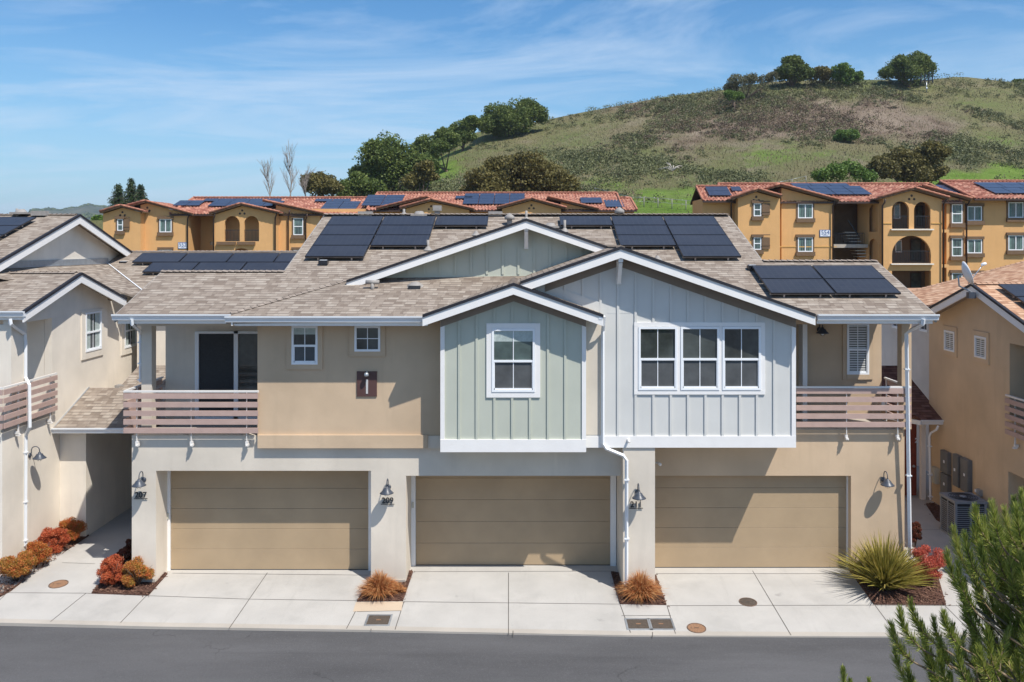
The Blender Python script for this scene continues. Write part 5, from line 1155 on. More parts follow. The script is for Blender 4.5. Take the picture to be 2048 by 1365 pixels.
# ---- building 552
A2 = thing('apartment_building', 'ochre apartment building on the left numbered 552 with arched loggias', 'apartment building', (-10,84,3.5))
Y2 = 84.0; zB2 = 2.0
m = MB(); m.facade(X_(210,Y2),X_(380,Y2),zB2,Z_(424,Y2),Y2,Y2+.3); m.facade(X_(428,Y2),X_(1268,Y2),zB2,Z_(418,Y2),Y2,Y2+.3); m.box(X_(380,Y2),X_(428,Y2),Y2+2.5,Y2+2.8,zB2,Z_(424,Y2)); m.facade(X_(210,Y2),X_(1268,Y2),zB2,Z_(424,Y2),Y2+12,Y2+12.3)
m.box(X_(1268,Y2)-.3,X_(1268,Y2),Y2+.3,Y2+12,zB2,Z_(420,Y2)); m.box(X_(210,Y2),X_(210,Y2)+.3,Y2+.3,Y2+12,zB2,Z_(424,Y2)); m.build('wall', MT['ochre'], A2)
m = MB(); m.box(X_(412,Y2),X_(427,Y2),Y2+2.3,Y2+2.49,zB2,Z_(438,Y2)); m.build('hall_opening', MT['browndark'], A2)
gblock(A2, 206, 281, (240,411), (199,424), (286,422.5), Y2-1.4, zB2, depth=4)
gblock(A2, 281, 378, (290,402), (248,413), (385,428), Y2-.5, zB2, depth=6)
hs_ = [hole(449,479.5,432.5,483,Y2-1.6,.8), hole(488,518,432.5,483,Y2-1.6,.8), hole(458,507,497,540,Y2-1.6,1.2)]
gblock(A2, 428, 552, (481,407.5), (418,427), (559,425), Y2-1.6, zB2, hs_, depth=5)
gblock(A2, 552, 640, (524.5,400.5), None, (647,427), Y2-.5, zB2, depth=6)
gblock(A2, 800, 905, (851,393.5), (752,417.5), (900,410), Y2-.5, zB2, depth=6)
gblock(A2, 812, 938, (861,399), (799,416), (948,418), Y2-1.5, zB2, [hole(833,850,428,470,Y2-1.5,.6),hole(872,895,427,470,Y2-1.5,.8)], depth=5)
gblock(A2, 1004, 1122, (1063,397), (993,416), (1133,416), Y2-1.5, zB2, [hole(1028,1052,427,470,Y2-1.5,.8),hole(1068,1098,427,470,Y2-1.5,.8)], depth=5)
gblock(A2, 1122, 1187, (1095,393.5), None, (1198,418), Y2-.5, zB2, depth=6)
m = MB(); m.box(X_(430,Y2),X_(550,Y2),Y2+.6,Y2+.8,zB2,Z_(426,Y2)); m.box(X_(815,Y2),X_(936,Y2),Y2+.6,Y2+.8,zB2,Z_(418,Y2)); m.box(X_(1006,Y2),X_(1120,Y2),Y2+.6,Y2+.8,zB2,Z_(418,Y2)); m.box(X_(430,Y2),X_(550,Y2),Y2-1.3,Y2+.59,Z_(490,Y2),Z_(484,Y2)); m.build('loggia_wall', MT['loggia_shade'], A2)
arail(A2, X_(449,Y2-1.6), X_(479.5,Y2-1.6), Y2-1.45, Z_(483,Y2-1.6), Z_(460,Y2-1.6)); arail(A2, X_(488,Y2-1.6), X_(518,Y2-1.6), Y2-1.45, Z_(483,Y2-1.6), Z_(460,Y2-1.6))
for a,b in ((472,478),(489,505)):
    f = MB(faceS(Y2+.6)); f.box(X_(a,Y2+.6),X_(b,Y2+.6),.0,.06,Z_(464,Y2),Z_(438,Y2)); dd = f.build('balcony_door', MT['vinyl'], A2); MB(faceS(Y2+.6)).box(X_(a+1.5,Y2+.6),X_(b-1.5,Y2+.6),.06,.08,Z_(462.5,Y2),Z_(440,Y2)).build('pane', MT['glass2'], dd)
m = MB(faceS(Y2-1.6)); m.box(X_(446,Y2),X_(483,Y2),0,.25,Z_(490,Y2),Z_(484,Y2)); m.box(X_(486,Y2),X_(521,Y2),0,.25,Z_(490,Y2),Z_(484,Y2)); m.build('sill', MT['browntrim'], A2)
for a,b,t,bb,Y,k,s in ((235,246.5,438.5,462,Y2-1.4,'h',260),(319.5,343.5,438.5,465,Y2-.5,'slider',None),(319.5,343.5,500,524,Y2-.5,'slider',None),(587,606.5,436.5,470.5,Y2-.5,'h',None),(587,606.5,500,530,Y2-.5,'h',None)):
    awin(A2,a,b,t,bb,Y,k,s)
sgn(A2,356.5,375.5,485,498,Y2-.5,'552')
for px,Y,t in ((281,Y2-1,424),(376,Y2-.6,430),(428,Y2-1.7,430),(551,Y2-1.7,428),(577,Y2-.6,424),(612,Y2-.6,432)):
    MB().tube([(X_(px+4,Y),Y-.3,Z_(t-3,Y)),(X_(px+3,Y),Y-.25,Z_(t+3,Y)),(X_(px,Y),Y-.1,Z_(t+8,Y)),(X_(px,Y),Y-.1,zB2)], .07, 6).build('downspout', MT['browndark'], A2)
ra = (Z_(428,Y2-.6), Y2+5.4, Z_(396.5,Y2+5.4)); roofslab(A2, X_(345,Y2), X_(745,Y2), Y2-.6, *ra)
rb = (Z_(420,Y2-.7), Y2+5.4, Z_(387,Y2+5.4)); roofslab(A2, X_(736,Y2), X_(1205,Y2)+2, Y2-.7, *rb); roofslab(A2, X_(1212,Y2)+1, X_(1272,Y2), Y2-.7, Z_(420,Y2-.7), Y2+4.3, Z_(397,Y2+4.3))
roofsolar('long dark panel field left of the arched gable on building 552', 0, Y2-.6, *ra, [(415,560,2.4,2),(405,560,4.4,1)])
roofsolar('slanted panel group behind the wide gable of building 552', 0, Y2-.6, *ra, [(345,398,2.6,2)])
roofsolar('panel field in the middle of the 552 roof beside the shingle ridge', 0, Y2-.6, *ra, [(640,712,1.2,3),(628,700,4.3,1)])
roofsolar('panel field at the step of the 552 roof', 0, Y2-.7, *rb, [(722,800,1.0,4)])
roofsolar('wide panel field between the two right gables of building 552', 0, Y2-.7, *rb, [(925,1050,1.6,4),(910,945,3.7,1)])
roofsolar('panels at the right end of the 552 roof', 0, Y2-.7, Z_(420,Y2-.7), Y2+4.3, Z_(397,Y2+4.3), [(1212,1250,.6,3)])
roofsolar('small stepped panels right of the last gable on building 552', 0, Y2-.7, *rb, [(1162,1206,2.0,2)])
# ================================================================ hill and far land
SIL = [(-900,476),(0,462),(205,452),(400,440),(560,420),(640,402),(700,380),(740,362),(800,342),(870,305),(905,285),(960,262),(1000,255),(1080,243),(1150,228),(1250,209),(1330,194),(1440,181),(1500,170),(1560,162),(1700,160),(1850,161),(1920,153),(2000,162),(2048,168),(2300,190),(3000,240)]
def ysil(p):
    if p <= SIL[0][0]: return SIL[0][1]
    for (a,ya),(b,yb) in zip(SIL[:-1],SIL[1:]):
        if a <= p <= b:
            t = (p-a)/(b-a); return ya+(yb-ya)*t
    return SIL[-1][1]
def n1(x, y, s): 
    return math.sin(x*1.3*s+1.7)*math.cos(y*1.1*s-.6) + .5*math.sin(x*2.9*s+y*2.3*s+.4) + .25*math.sin(x*6.1*s-y*5.3*s)
YC = 195.0
def hz_(X, Y):                                    # terrain height behind the houses
    p = XV + X/Y*F; e = (YH - ysil(p))/F
    if Y < 60: return 0.2 + (3.0-.2)*max(0, (Y-44)/16) if Y > 44 else -.3
    if Y < 92: return 3.0
    if Y < 99: zb = ZC + 99*(YH-441)/F; return 3.0 + (zb-3.0)*(Y-92)/7
    a0 = (YH-441)/F; e = max(e, .011)
    if Y <= YC:
        t = (Y-99)/(YC-99); a = a0 + (e-a0)*(t**.92 if e > a0 else t)
        bump_ = .35*n1(X,Y,.09)*min(1,t*4)*(1-t)**.3 if e > a0+.01 else 0
        return ZC + Y*a + bump_
    return ZC + YC*e - (Y-YC)*max(.05, e*.9)
def zone(px, py):
    """0 scrub, 1 fresh green grass, 2 dry brown brush, 3 olive grass"""
    c = [0.0,0.0,0.0]
    g = lambda cx,cy,rx,ry: math.exp(-(((px-cx)/rx)**2+((py-cy)/ry)**2))
    n = .25*n1(px,py,.03)
    c[0] = g(1330,414,140,16)*2.2 + g(1990,352,120,14)*1.3 + g(870,345,75,38)*.9*(1 if px>780 else .6) + g(1560,305,130,22)*.55 + g(1200,365,60,16)*.5 + g(1400,385,160,12)*.8 + g(1850,372,120,14)*.9 + g(960,275,70,25)*.35 + g(1980,290,60,60)*.3+n*.5
    c[1] = g(1690,228,165,38)*1.0 + g(1380,270,170,35)*.65 + g(1260,215,120,25)*.6 + g(1600,255,220,28)*.7 + g(1490,200,100,20)*.4+ g(1840,260,80,30)*.8 + n*.6
    c[2] = g(1760,240,90,34)*.9+n*.3
    return [min(1,max(0,v)) for v in c]
def build_hill():
    ps = list(range(-900, 3001, 26)); Ys = [44,60,75,92,95,99,102,106,110,115,120,126,132,138,144,150,157,164,171,178,184,190,195,203,215,240,290,380]
    v = []; cols = []
    for Y in Ys:
        for p in ps:
            X = (p-XV)/F*Y; z = hz_(X,Y); v.append((X,Y,z)); py = YH-(z-ZC)/Y*F; cols.append(zone(p,py)+[1])
    n = len(ps); q = np.array([(j*n+i,j*n+i+1,(j+1)*n+i+1,(j+1)*n+i) for j in range(len(Ys)-1) for i in range(n-1)])
    m, k = mat('hillside_grass', (.15,.14,.06), .95, spec=.1); nn, l = k['n'], k['l']
    at = nn.new('ShaderNodeAttribute'); at.attribute_name = 'zone'; sp = nn.new('ShaderNodeSeparateColor'); l.new(at.outputs['Color'], sp.inputs[0])
    base = k['mixc'](k['rgb']((.26,.23,.12)), k['rgb']((.20,.225,.085)), k['mr'](k['noise'](.06,6,.65), .38,.62))
    base = k['mixc'](base, k['rgb']((.34,.28,.20)), k['mr'](k['noise'](.11,8,.7), .52,.70,0,.8))
    br = k['mixc'](k['rgb']((.20,.14,.10)), k['rgb']((.40,.32,.24)), k['mr'](k['noise'](.25,8,.75,stretch=(1,.35,1)), .38,.66))
    fb = k['math']('ADD', sp.outputs[1], k['mr'](k['noise'](.09,6,.7),.3,.7,-.25,.25)); base = k['mixc'](base, br, k['mr'](fb,.25,.85))
    gr = k['mixc'](k['rgb']((.16,.27,.04)), k['rgb']((.25,.36,.075)), k['mr'](k['noise'](.3,6,.7),.35,.65))
    fg = k['math']('ADD', sp.outputs[0], k['mr'](k['noise'](.12,7,.7),.3,.7,-.3,.3)); base = k['mixc'](base, gr, k['mr'](fg,.3,.75))
    pale = k['rgb']((.42,.33,.25)); fp = k['math']('ADD', sp.outputs[2], k['mr'](k['noise'](.2,7,.7),.3,.7,-.35,.35)); base = k['mixc'](base, pale, k['mr'](fp,.35,.9,0,.6))
    base = k['mixc'](base, k['rgb']((.08,.075,.035)), k['mr'](k['noise'](.9,6,.75),.52,.75,0,.55))
    l.new(base, k['b'].inputs['Base Color']); k['bump'](k['noise'](1.2,8,.8), 1, 1.0)
    o = fastmesh('hill', np.array(v), q, m, smooth=True); ca = o.data.color_attributes.new('zone','FLOAT_COLOR','POINT'); ca.data.foreach_set('color', np.array(cols,'f').ravel()); tag(o, kind='structure')
build_hill()

def leaves(cent, size, aspect=.6, up=None, droop=0.0):
    """diamond leaves at centres, random directions"""
    n = len(cent); size = np.broadcast_to(size, (n,)).reshape(n,1)
    d = rng.normal(size=(n,3)); d /= np.linalg.norm(d,axis=1,keepdims=True)
    if up is not None: d = d*(1-up) + np.array([0,0,1])*up; d /= np.linalg.norm(d,axis=1,keepdims=True)
    e = np.cross(d, rng.normal(size=(n,3))); e /= np.linalg.norm(e,axis=1,keepdims=True)
    a = d*size; b = e*size*aspect*.5
    v = np.stack([cent-a*.5, cent+b, cent+a*.5, cent-b],1).reshape(-1,3)
    return v, np.arange(n*4).reshape(n,4)
def blobpts(c, r, n, shell=.55, squash=(1,1,.85)):
    d = rng.normal(size=(n,3)); d /= np.linalg.norm(d,axis=1,keepdims=True)
    rad = shell + (1-shell)*rng.random((n,1))**.6
    w_ = 1 + .16*np.sin(d[:,:1]*7+c[0]*3)*np.cos(d[:,1:2]*6+c[2]) + .10*np.sin(d[:,2:3]*13+c[1])
    return np.array(c) + d*rad*w_*r*np.array(squash)
GL_ = dict(
 oak=m_leaf('oak_leaves', [(.045,.075,.02),(.12,.165,.04),(.24,.27,.075)], nscale=.5),
 oakb=m_leaf('brown_oak_leaves', [(.075,.07,.025),(.16,.14,.045),(.26,.22,.075)], nscale=.35),
 light=m_leaf('fresh_leaves', [(.06,.12,.02),(.12,.20,.04),(.18,.26,.06)], nscale=.5),
 grey=m_leaf('grey_green_leaves', [(.09,.09,.05),(.15,.15,.08),(.21,.20,.11)], nscale=.5),
 fir=m_leaf('fir_needles', [(.02,.04,.02),(.045,.08,.03),(.08,.12,.04)], nscale=.6),
 scrub=m_leaf('scrub_leaves', [(.065,.078,.035),(.14,.15,.065),(.24,.24,.12)], nscale=.08, trans=.1),
 scrubb=m_leaf('dry_brush', [(.10,.07,.05),(.19,.14,.095),(.28,.21,.15)], nscale=.08, trans=.1))
def tree(name, label, px, Y, blobs, mk, group=None, dens=1.35, leaf=.34, base=None, trunk=.3, cat='tree', sub=5):
    X = X_(px,Y); zb = base if base is not None else hz_(X,Y)-.3
    o = thing(name, label, cat, (X,Y,zb), group)
    pts = []; cs_ = []
    for bx, by, br in blobs:
        r = br*(1.38 if px < 1100 and Y > 120 else 1.25)*Y/F; c = np.array(P(bx,by+br*.10,Y + random.uniform(-.6,.6)*r)); cs_.append((c,r))
        for k in range(sub):
            dd = rng.normal(size=3); dd /= np.linalg.norm(dd); dd[2] = abs(dd[2])*.9-.25
            cc = c + dd*r*.62; rr_ = r*random.uniform(.34,.56)
            pts.append(blobpts(cc, rr_, int(560*dens*(rr_/1.4)**1.6)+60, .5))
        pts.append(blobpts(c, r*.75, int(260*dens*(r/1.6)**1.4)+30, .6))
    pts = np.concatenate(pts) - np.array((X,Y,zb)); sz = leaf*(.6+.8*rng.random(len(pts)))
    v, q = leaves(pts, sz, .75); fastmesh('crown', v, q, GL_[mk], o)
    t = MB()
    low = min(c[2]-r for c,r in cs_); fx = np.mean([c[0] for c,r in cs_])
    t.tube([(X,Y,zb-.3),(X+(fx-X)*.2,Y,zb+max(.5,(low-zb)*.9)),(fx,Y,max(low+.6,zb+1))],[trunk,trunk*.8,trunk*.6],8)
    for c,r in cs_:
        t.tube([(X+(fx-X)*.3,Y,zb+max(.3,(low-zb)*.7)),((X+fx)/2*.5+c[0]*.5,(Y+c[1])/2,(zb+c[2])/2+r*.1),tuple(c)],[trunk*.6,trunk*.4,trunk*.12],6)
    t.build('trunk', MT['bark'], o); return o
tg = 'oaks on the hillside'
tree('oak_tree','big dense oak lowest on the left shoulder of the hill',775,135,[(775,300,42),(745,315,32),(800,345,46),(760,350,40),(835,330,30),(728,345,22)],'oak',tg)
tree('oak_tree','smaller dark oak at the foot of the left oak clump',712,128,[(715,365,24),(735,375,26),(700,372,16),(692,385,13)],'oak',tg)
tree('oak_tree','low rounded oak between the big oak and the leaning oak',862,165,[(858,290,24),(884,278,22),(845,300,18)],'oak',tg)
tree('oak_tree','dark low oak filling the gap below the leaning oak',895,160,[(880,292,18),(905,280,18),(862,318,16)],'oak',tg)
tree('oak_tree','olive oak at the front right edge of the left oak clump',838,118,[(838,350,20),(852,335,18),(822,362,20),(862,352,12)],'oakb',tg)
tree('oak_tree','leaning dark oak just left of the big skyline oak',925,178,[(925,255,20),(942,246,17),(912,266,18),(930,272,16)],'oak',tg)
tree('oak_tree','large spreading oak on the left skyline of the hill',1015,183,[(1000,235,34),(1035,222,32),(1062,228,24),(985,245,26),(1020,248,30)],'oak',tg)
tree('oak_tree','wide brown green oak behind the middle of building 552',1035,103,[(1000,345,40),(1045,345,48),(1095,358,45),(965,365,34),(1135,375,28),(1030,330,26),(1060,375,50),(985,385,44),(945,385,22)],'oakb',tg,leaf=.30,dens=1.4)
tree('oak_tree','wide brown green oak behind the arched gable of building 554',1820,112,[(1800,325,36),(1845,320,36),(1870,305,26),(1770,335,28),(1830,345,40),(1876,340,18)],'oakb',tg,leaf=.30,dens=1.4)
tree('bright_tree','pale green bushy tree left of the wide brown oak on the right',1690,108,[(1670,345,24),(1700,342,26),(1725,350,22),(1645,350,18)],'light',leaf=.26,dens=.8)
tree('shrub','bright green shrub alone on the middle of the hillside',1692,150,[(1682,272,14),(1700,270,15)],'light',leaf=.28,cat='shrub')
tree('oak_tree','tall skyline oak left of the pair on the crest',1585,190,[(1585,126,19),(1575,140,20),(1604,144,20),(1590,152,18),(1562,152,12)],'oak',tg)
tree('oak_tree','rounded skyline oak just right of the tall skyline oak',1640,190,[(1640,143,16),(1625,150,14),(1652,152,12)],'oakb',tg)
tree('bright_tree','fresh green tree right of centre on the hill crest',1688,190,[(1686,140,19),(1690,152,19),(1716,153,13),(1672,152,12)],'light')
tree('oak_tree','broad dark oak with a mast in front on the hill crest',1820,190,[(1798,132,26),(1830,126,26),(1853,138,22),(1780,144,18),(1822,147,28)],'oak',tg,leaf=.34)
tree('sparse_tree','thin grey green tree at the left end of the crest trees',1485,182,[(1480,165,22),(1500,160,20),(1465,175,14),(1530,158,14),(1547,152,12)],'grey',dens=.45,leaf=.30)
tree('shrub','deep green shrub under the thin grey tree on the crest',1468,176,[(1462,190,13),(1475,192,11)],'light',cat='shrub',leaf=.3)
tree('shrub','tiny green shrub on the crest at the right edge',2040,196,[(2035,164,8),(2046,165,9)],'oak',cat='shrub',leaf=.3)
tree('round_tree','rounded green tree between the bare trees and building 552',635,120,[(620,362,18),(645,360,22),(668,372,16),(630,375,20),(655,380,20)],'oakb',base=8,leaf=.28,dens=1.3)
tree('round_tree','green tree half hidden beside the left end of building 552',203,105,[(200,440,12),(205,455,14)],'light',base=3,leaf=.3)
def conifer(px, ytop, ybase, Y, label):
    X = X_(px,Y); zt, zb = Z_(ytop,Y), 3.0; H_ = zt-zb; o = thing('fir_tree', label, 'tree', (X,Y,zb), 'fir trees behind building 552')
    pts = []; t = MB(); t.tube([(X,Y,zb),(X,Y,zt)],[.28,.02],7); R0 = 1.6
    for i in range(34):
        f = (i+.5)/34; z = zt-(zt-Z_(ybase,Y))*1.15*f**1.0; L_ = R0*(f**.85)*random.uniform(.7,1.15)+.15
        for k in range(7):
            an = random.uniform(0,2*math.pi); n = int(6+14*f); s = rng.random((n,1)); d = np.array([[math.cos(an),math.sin(an),-.12]])
            c = np.array([[X,Y,z]]) + d*L_*s + rng.normal(size=(n,3))*np.array([.16,.16,.10])*(1.1-.5*s); pts.append(c)
            t.tube([(X,Y,z),(X+math.cos(an)*L_,Y+math.sin(an)*L_,z-.12*L_)],[.04,.01],4)
    pts = np.concatenate(pts)-np.array((X,Y,zb)); v,q = leaves(pts,.22*(.6+.8*rng.random(len(pts))),.5); fastmesh('crown',v,q,GL_['fir'],o); t.build('trunk',MT['bark'],o)
conifer(237,370,412,112,'left fir of the three behind the left end of building 552'); conifer(262,358,412,110,'tallest middle fir behind the left end of building 552'); conifer(281,371,412,113,'right fir of the three behind the left end of building 552')
def bare(px, ytop, Y, label, spread=1.0, seed=1, mt=None, ybase=405, nm='bare_tree', cat='bare tree', grp=None):
    r_ = random.Random(seed); X = X_(px,Y); zt = Z_(ytop,Y); zb = min(Z_(ybase,Y), zt-2); o = thing(nm, label, cat, (X,Y,zb), grp); t = MB(); u = MB()
    def br(p, d, L_, r, lv, M_):
        pts=[p]; rr_=[r]
        for i in range(4):
            d = (d+Vector((r_.uniform(-.18,.18),r_.uniform(-.18,.18),r_.uniform(-.02,.16)))).normalized(); p = p+d*L_/4; pts.append(p); rr_.append(r*(1-.18*(i+1)))
            if lv < 3:
                for k in range(2 if lv else 3): br(p, (d+Vector((r_.uniform(-1,1),r_.uniform(-1,1),r_.uniform(-.1,.6)))*.8*spread).normalized(), L_*r_.uniform(.35,.55), r*.42, lv+1, u)
        M_.tube([tuple(x) for x in pts], rr_, 5)
    br(Vector((X,Y,zb)), Vector((0,0,1)), (zt-zb)*.8, .10, 0, t)
    t.build('trunk', MT['deadgrey'], o); u.build('branches', MT['deadgrey'], o)
bare(541,338,105,'short bare tree left of the group of bare trees',.7,3,grp='bare trees behind building 552'); bare(580,318,106,'tall bare tree in the middle of the bare trees',.6,5,grp='bare trees behind building 552'); bare(612,350,104,'bushy bare tree in front of the rounded green tree',.9,8,grp='bare trees behind building 552')
# fallen dead tree on the slope
fx, fy, fz = X_(1345,135), 135, hz_(X_(1345,135),135); o = thing('dead_tree','bleached fallen dead tree lying on the middle of the hillside','dead tree',(fx,fy,fz))
t = MB(); r_ = random.Random(4)
for k in range(11):
    a = r_.uniform(-.3,3.4); L_ = r_.uniform(1,2.6); e = (fx+math.cos(a)*L_, fy+r_.uniform(-.6,.6), fz+.4+abs(math.sin(a))*L_*.6); mdl=(fx+math.cos(a)*L_*.5+.1, fy, fz+.7+abs(math.sin(a))*L_*.3)
    t.tube([(fx,fy,fz+.2),mdl,e],[.11,.08,.03],5)
t.build('branches', MT['dead'], o)
# mast
X = X_(1853,186); z = hz_(X,186); o = thing('radio_mast','thin pale mast with dark antennas in front of the broad crest oak','mast',(X,186,z)); MB().tube([(X,186,z),(X,186,z+2.4)],.10,8).build('pole',MT['galv'],o)
a = MB(); 
for dx_ in (-1.2,-.4,.5,1.3): a.box(X+dx_-.07,X+dx_+.07,185.8,186.1,z+2.2,z+4.2)
a.box(X-1.4,X+1.4,185.95,186.1,z+2.6,z+2.75); a.build('antenna',MT['black'],o); MB().lathe([(0,0),(.25,.02),(.25,.1),(0,.12)],(X-.1,185.7,z+.9),14,axis=(0,-1,0)).build('dish',MT['galv'],o)
# hillside fence
def hfence(pts, label, group=None):
    o = thing('hillside_fence', label, 'fence', pts and (X_(pts[0][0],pts[0][2]),pts[0][2],hz_(X_(pts[0][0],pts[0][2]),pts[0][2])), group)
    w_ = MB(); last=None
    for (pa,_,Ya),(pb,_,Yb) in zip(pts[:-1],pts[1:]):
        n = max(1,int(abs(pb-pa)/26))
        for i in range(n):
            Y = Ya+(Yb-Ya)*i/n; x = X_(pa+(pb-pa)*i/n,Y); z = hz_(x,Y); MB().tube([(x,Y,z-.2),(x,Y,z+1.25)],.06,5).build('post',MT['pipe'],o)
            if last: w_.tube([last,(x,Y,z+1.2)],.022,4); w_.tube([(last[0],last[1],last[2]-.5),(x,Y,z+.7)],.016,4)
            last=(x,Y,z+1.2)
    w_.build('wire',MT['galv'],o)
hfence([(1190,0,116),(1260,0,108),(1400,0,104),(1500,0,110),(1640,0,124)],'wire fence running along the foot of the hill between the two ochre buildings')
hfence([(1900,0,106),(1990,0,112),(2060,0,118)],'wire fence above the roof at the right edge of the hill')
# scrub over the slope
def scrub():
    pg, pb = [], []; n = 0
    while n < 5600:
        Y = 101 + 92*random.random()**.8; p = random.uniform(700,2150); X = X_(p,Y)
        z = hz_(X,Y); e = (YH-ysil(p))/F
        if e < .03: continue
        py = YH-(z-ZC)/Y*F; g_, b_, pl_ = zone(p,py); patch = n1(X,Y,.05)+.4*n1(X+40,Y,.14)
        if random.random() < min(.93, g_*1.5) or patch < -.05+random.uniform(-.3,.3) or (pl_>.5 and random.random()<.6): continue
        n += 1; r = random.uniform(.22,.9)*(1+.6*max(0,patch)); k = int(26+46*r)
        (pb if random.random() < b_*.75 else pg).append(blobpts((X,Y,z+r*.25), r, k, .35, (1.35,1.25,.85)))
    for nm, P_, mk, s in (('green_scrub',pg,'scrub',.27),('dry_brush',pb,'scrubb',.25)):
        c = np.concatenate(P_); v,q = leaves(c, s*(.5+rng.random(len(c))), .6); o = fastmesh(nm, v, q, GL_[mk]); tag(o, kind='stuff')
scrub()
def crest():
    P_ = []
    for _ in range(420):
        p = random.uniform(1080,2120); Y = random.uniform(180,196); X = X_(p,Y); z = hz_(X,Y); r = random.uniform(.35,1.15)*(1.25 if n1(p,0,.02)>0 else .7); P_.append(blobpts((X,Y,z+r*.3), r, int(34+50*r), .35, (1.3,1.2,.8)))
    c = np.concatenate(P_); v,q = leaves(c, .26*(.5+rng.random(len(c))), .6); tag(fastmesh('crest_scrub', v, q, GL_['scrub']), kind='stuff')
crest()
def tufts():
    c = []; 
    for _ in range(42000):
        Y = 100+94*random.random()**.85; p = random.uniform(720,2120); X = X_(p,Y)
        if (YH-ysil(p))/F < .03: continue
        z = hz_(X,Y); py = YH-(z-ZC)/Y*F; g_,b_,pl_ = zone(p,py)
        if g_ > .6 and random.random() < .9: continue
        c.append((X,Y,z+.12))
    c = np.array(c); v,q = leaves(c, .42*(.5+rng.random(len(c))), .22, up=.62); tag(fastmesh('dry_grass', v, q, m_leaf('dry_grass_blades',[(.13,.10,.05),(.20,.17,.09),(.30,.24,.15)],nscale=.06,trans=.1)), kind='stuff')
tufts()
# far ridge on the left horizon
def far():
    ps = list(range(-1500,1400,12)); v=[]; rows = [(1500,0),(1750,.5),(2000,.85),(2250,1.0),(2700,.6)]
    for Y,f in rows:
        for p in ps:
            y_ = 418 + 6*math.sin(p*.021+1) + 3*math.sin(p*.06) + 1.5*math.sin(p*.17) + (5 if p < 60 else 0)
            v.append(((p-XV)/F*Y, Y, -2 + ((YH-y_)/F*2250+8)*f + 6*n1(p*.3+Y,Y,.11)*f*(1-f)*4*.5))
    n=len(ps); q=np.array([(j*n+i,j*n+i+1,(j+1)*n+i+1,(j+1)*n+i) for j in range(len(rows)-1) for i in range(n-1)])
    m,k = mat('far_wooded_ridge',(.06,.08,.06),.95,spec=.05); a=k['mixc'](k['rgb']((.035,.055,.035)),k['rgb']((.14,.14,.10)),k['mr'](k['noise'](.012,8,.7),.4,.65)); k['l'].new(a,k['b'].inputs['Base Color'])
    tag(fastmesh('far_hills', np.array(v), q, m, smooth=True), kind='structure')
    c=[]
    for _ in range(6000):
        p=random.uniform(-60,260); f=random.random(); Y=1800+450*f; x=(p-XV)/F*Y
        y_=418 + 6*math.sin(p*.021+1) + 3*math.sin(p*.06) + 1.5*math.sin(p*.17) + (5 if p < 60 else 0); ff=.58+.42*f
        c.append((x,Y,-2+((YH-y_)/F*2250+8)*ff+1))
    v,q=leaves(np.array(c),9,.9); tag(fastmesh('far_woodland',v,q,GL_['oak']),kind='stuff')
far()

# ================================================================ plants by the houses
def near_leaf(nm, cols, ns=9): return m_leaf(nm, cols, .5, ns, .3)
NL = dict(red=near_leaf('red_nandina_leaves',[(.16,.12,.03),(.46,.09,.04),(.58,.15,.06),(.66,.30,.14)],7), mix=near_leaf('orange_green_nandina_leaves',[(.16,.15,.03),(.42,.20,.045),(.56,.15,.045),(.60,.10,.04)],7),
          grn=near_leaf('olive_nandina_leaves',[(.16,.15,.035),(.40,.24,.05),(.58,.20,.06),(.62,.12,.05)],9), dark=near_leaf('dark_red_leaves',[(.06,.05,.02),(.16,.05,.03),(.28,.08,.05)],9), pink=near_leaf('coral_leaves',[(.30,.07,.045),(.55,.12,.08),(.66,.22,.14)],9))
def bush(px, pyb, rpx, hpx, mk, label, n=26000, grp='nandina shrubs'):
    x,y,z = G(px,pyb); s = y/F; r = rpx*s; h = hpx*s/2; y += r*.5; o = thing('shrub', label, 'shrub', (x,y,z), grp); pts=[]
    for k in range(34):
        d = rng.normal(size=3); d/=np.linalg.norm(d); cc = np.array([0,0,h])+d*np.array([r,r,h])*.74*random.random()**.4; cc[2]=max(.06,cc[2]); pts.append(blobpts(cc, r*random.uniform(.20,.36), n//34, .3))
    pts=np.concatenate(pts); pts[:,2]=np.maximum(pts[:,2],.02); v,q=leaves(pts,.031*(.6+.8*rng.random(len(pts))),.5,up=.15); fastmesh('foliage',v,q,NL[mk],o)
    t=MB(); 
    for k in range(14): a=random.uniform(0,6.28); t.tube([(x,y,z),(x+math.cos(a)*r*.4,y+math.sin(a)*r*.4,z+h),(x+math.cos(a)*r*.75,y+math.sin(a)*r*.75,z+h*random.uniform(1,1.7))],[.008,.006,.003],4)
    t.build('stem',MT['bark'],o)
bush(22,1173,42,66,'grn','olive green shrub nearest the left edge of the picture'); bush(63,1142,34,58,'mix','orange shrub second from the left beside the walkway bed'); bush(98,1112,32,54,'red','red shrub third from the left beside the walkway bed'); bush(131,1092,32,54,'mix','orange green shrub at the far end of the walkway bed')
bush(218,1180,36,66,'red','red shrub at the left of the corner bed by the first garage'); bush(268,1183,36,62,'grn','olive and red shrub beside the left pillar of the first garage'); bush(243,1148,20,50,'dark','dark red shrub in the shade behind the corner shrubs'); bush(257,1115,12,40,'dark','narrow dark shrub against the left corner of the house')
bush(1868,1178,42,88,'pink','coral red shrub behind the spiky flax'); bush(1834,1098,16,58,'dark','dark red shrub in the shade by the right corner of the house')
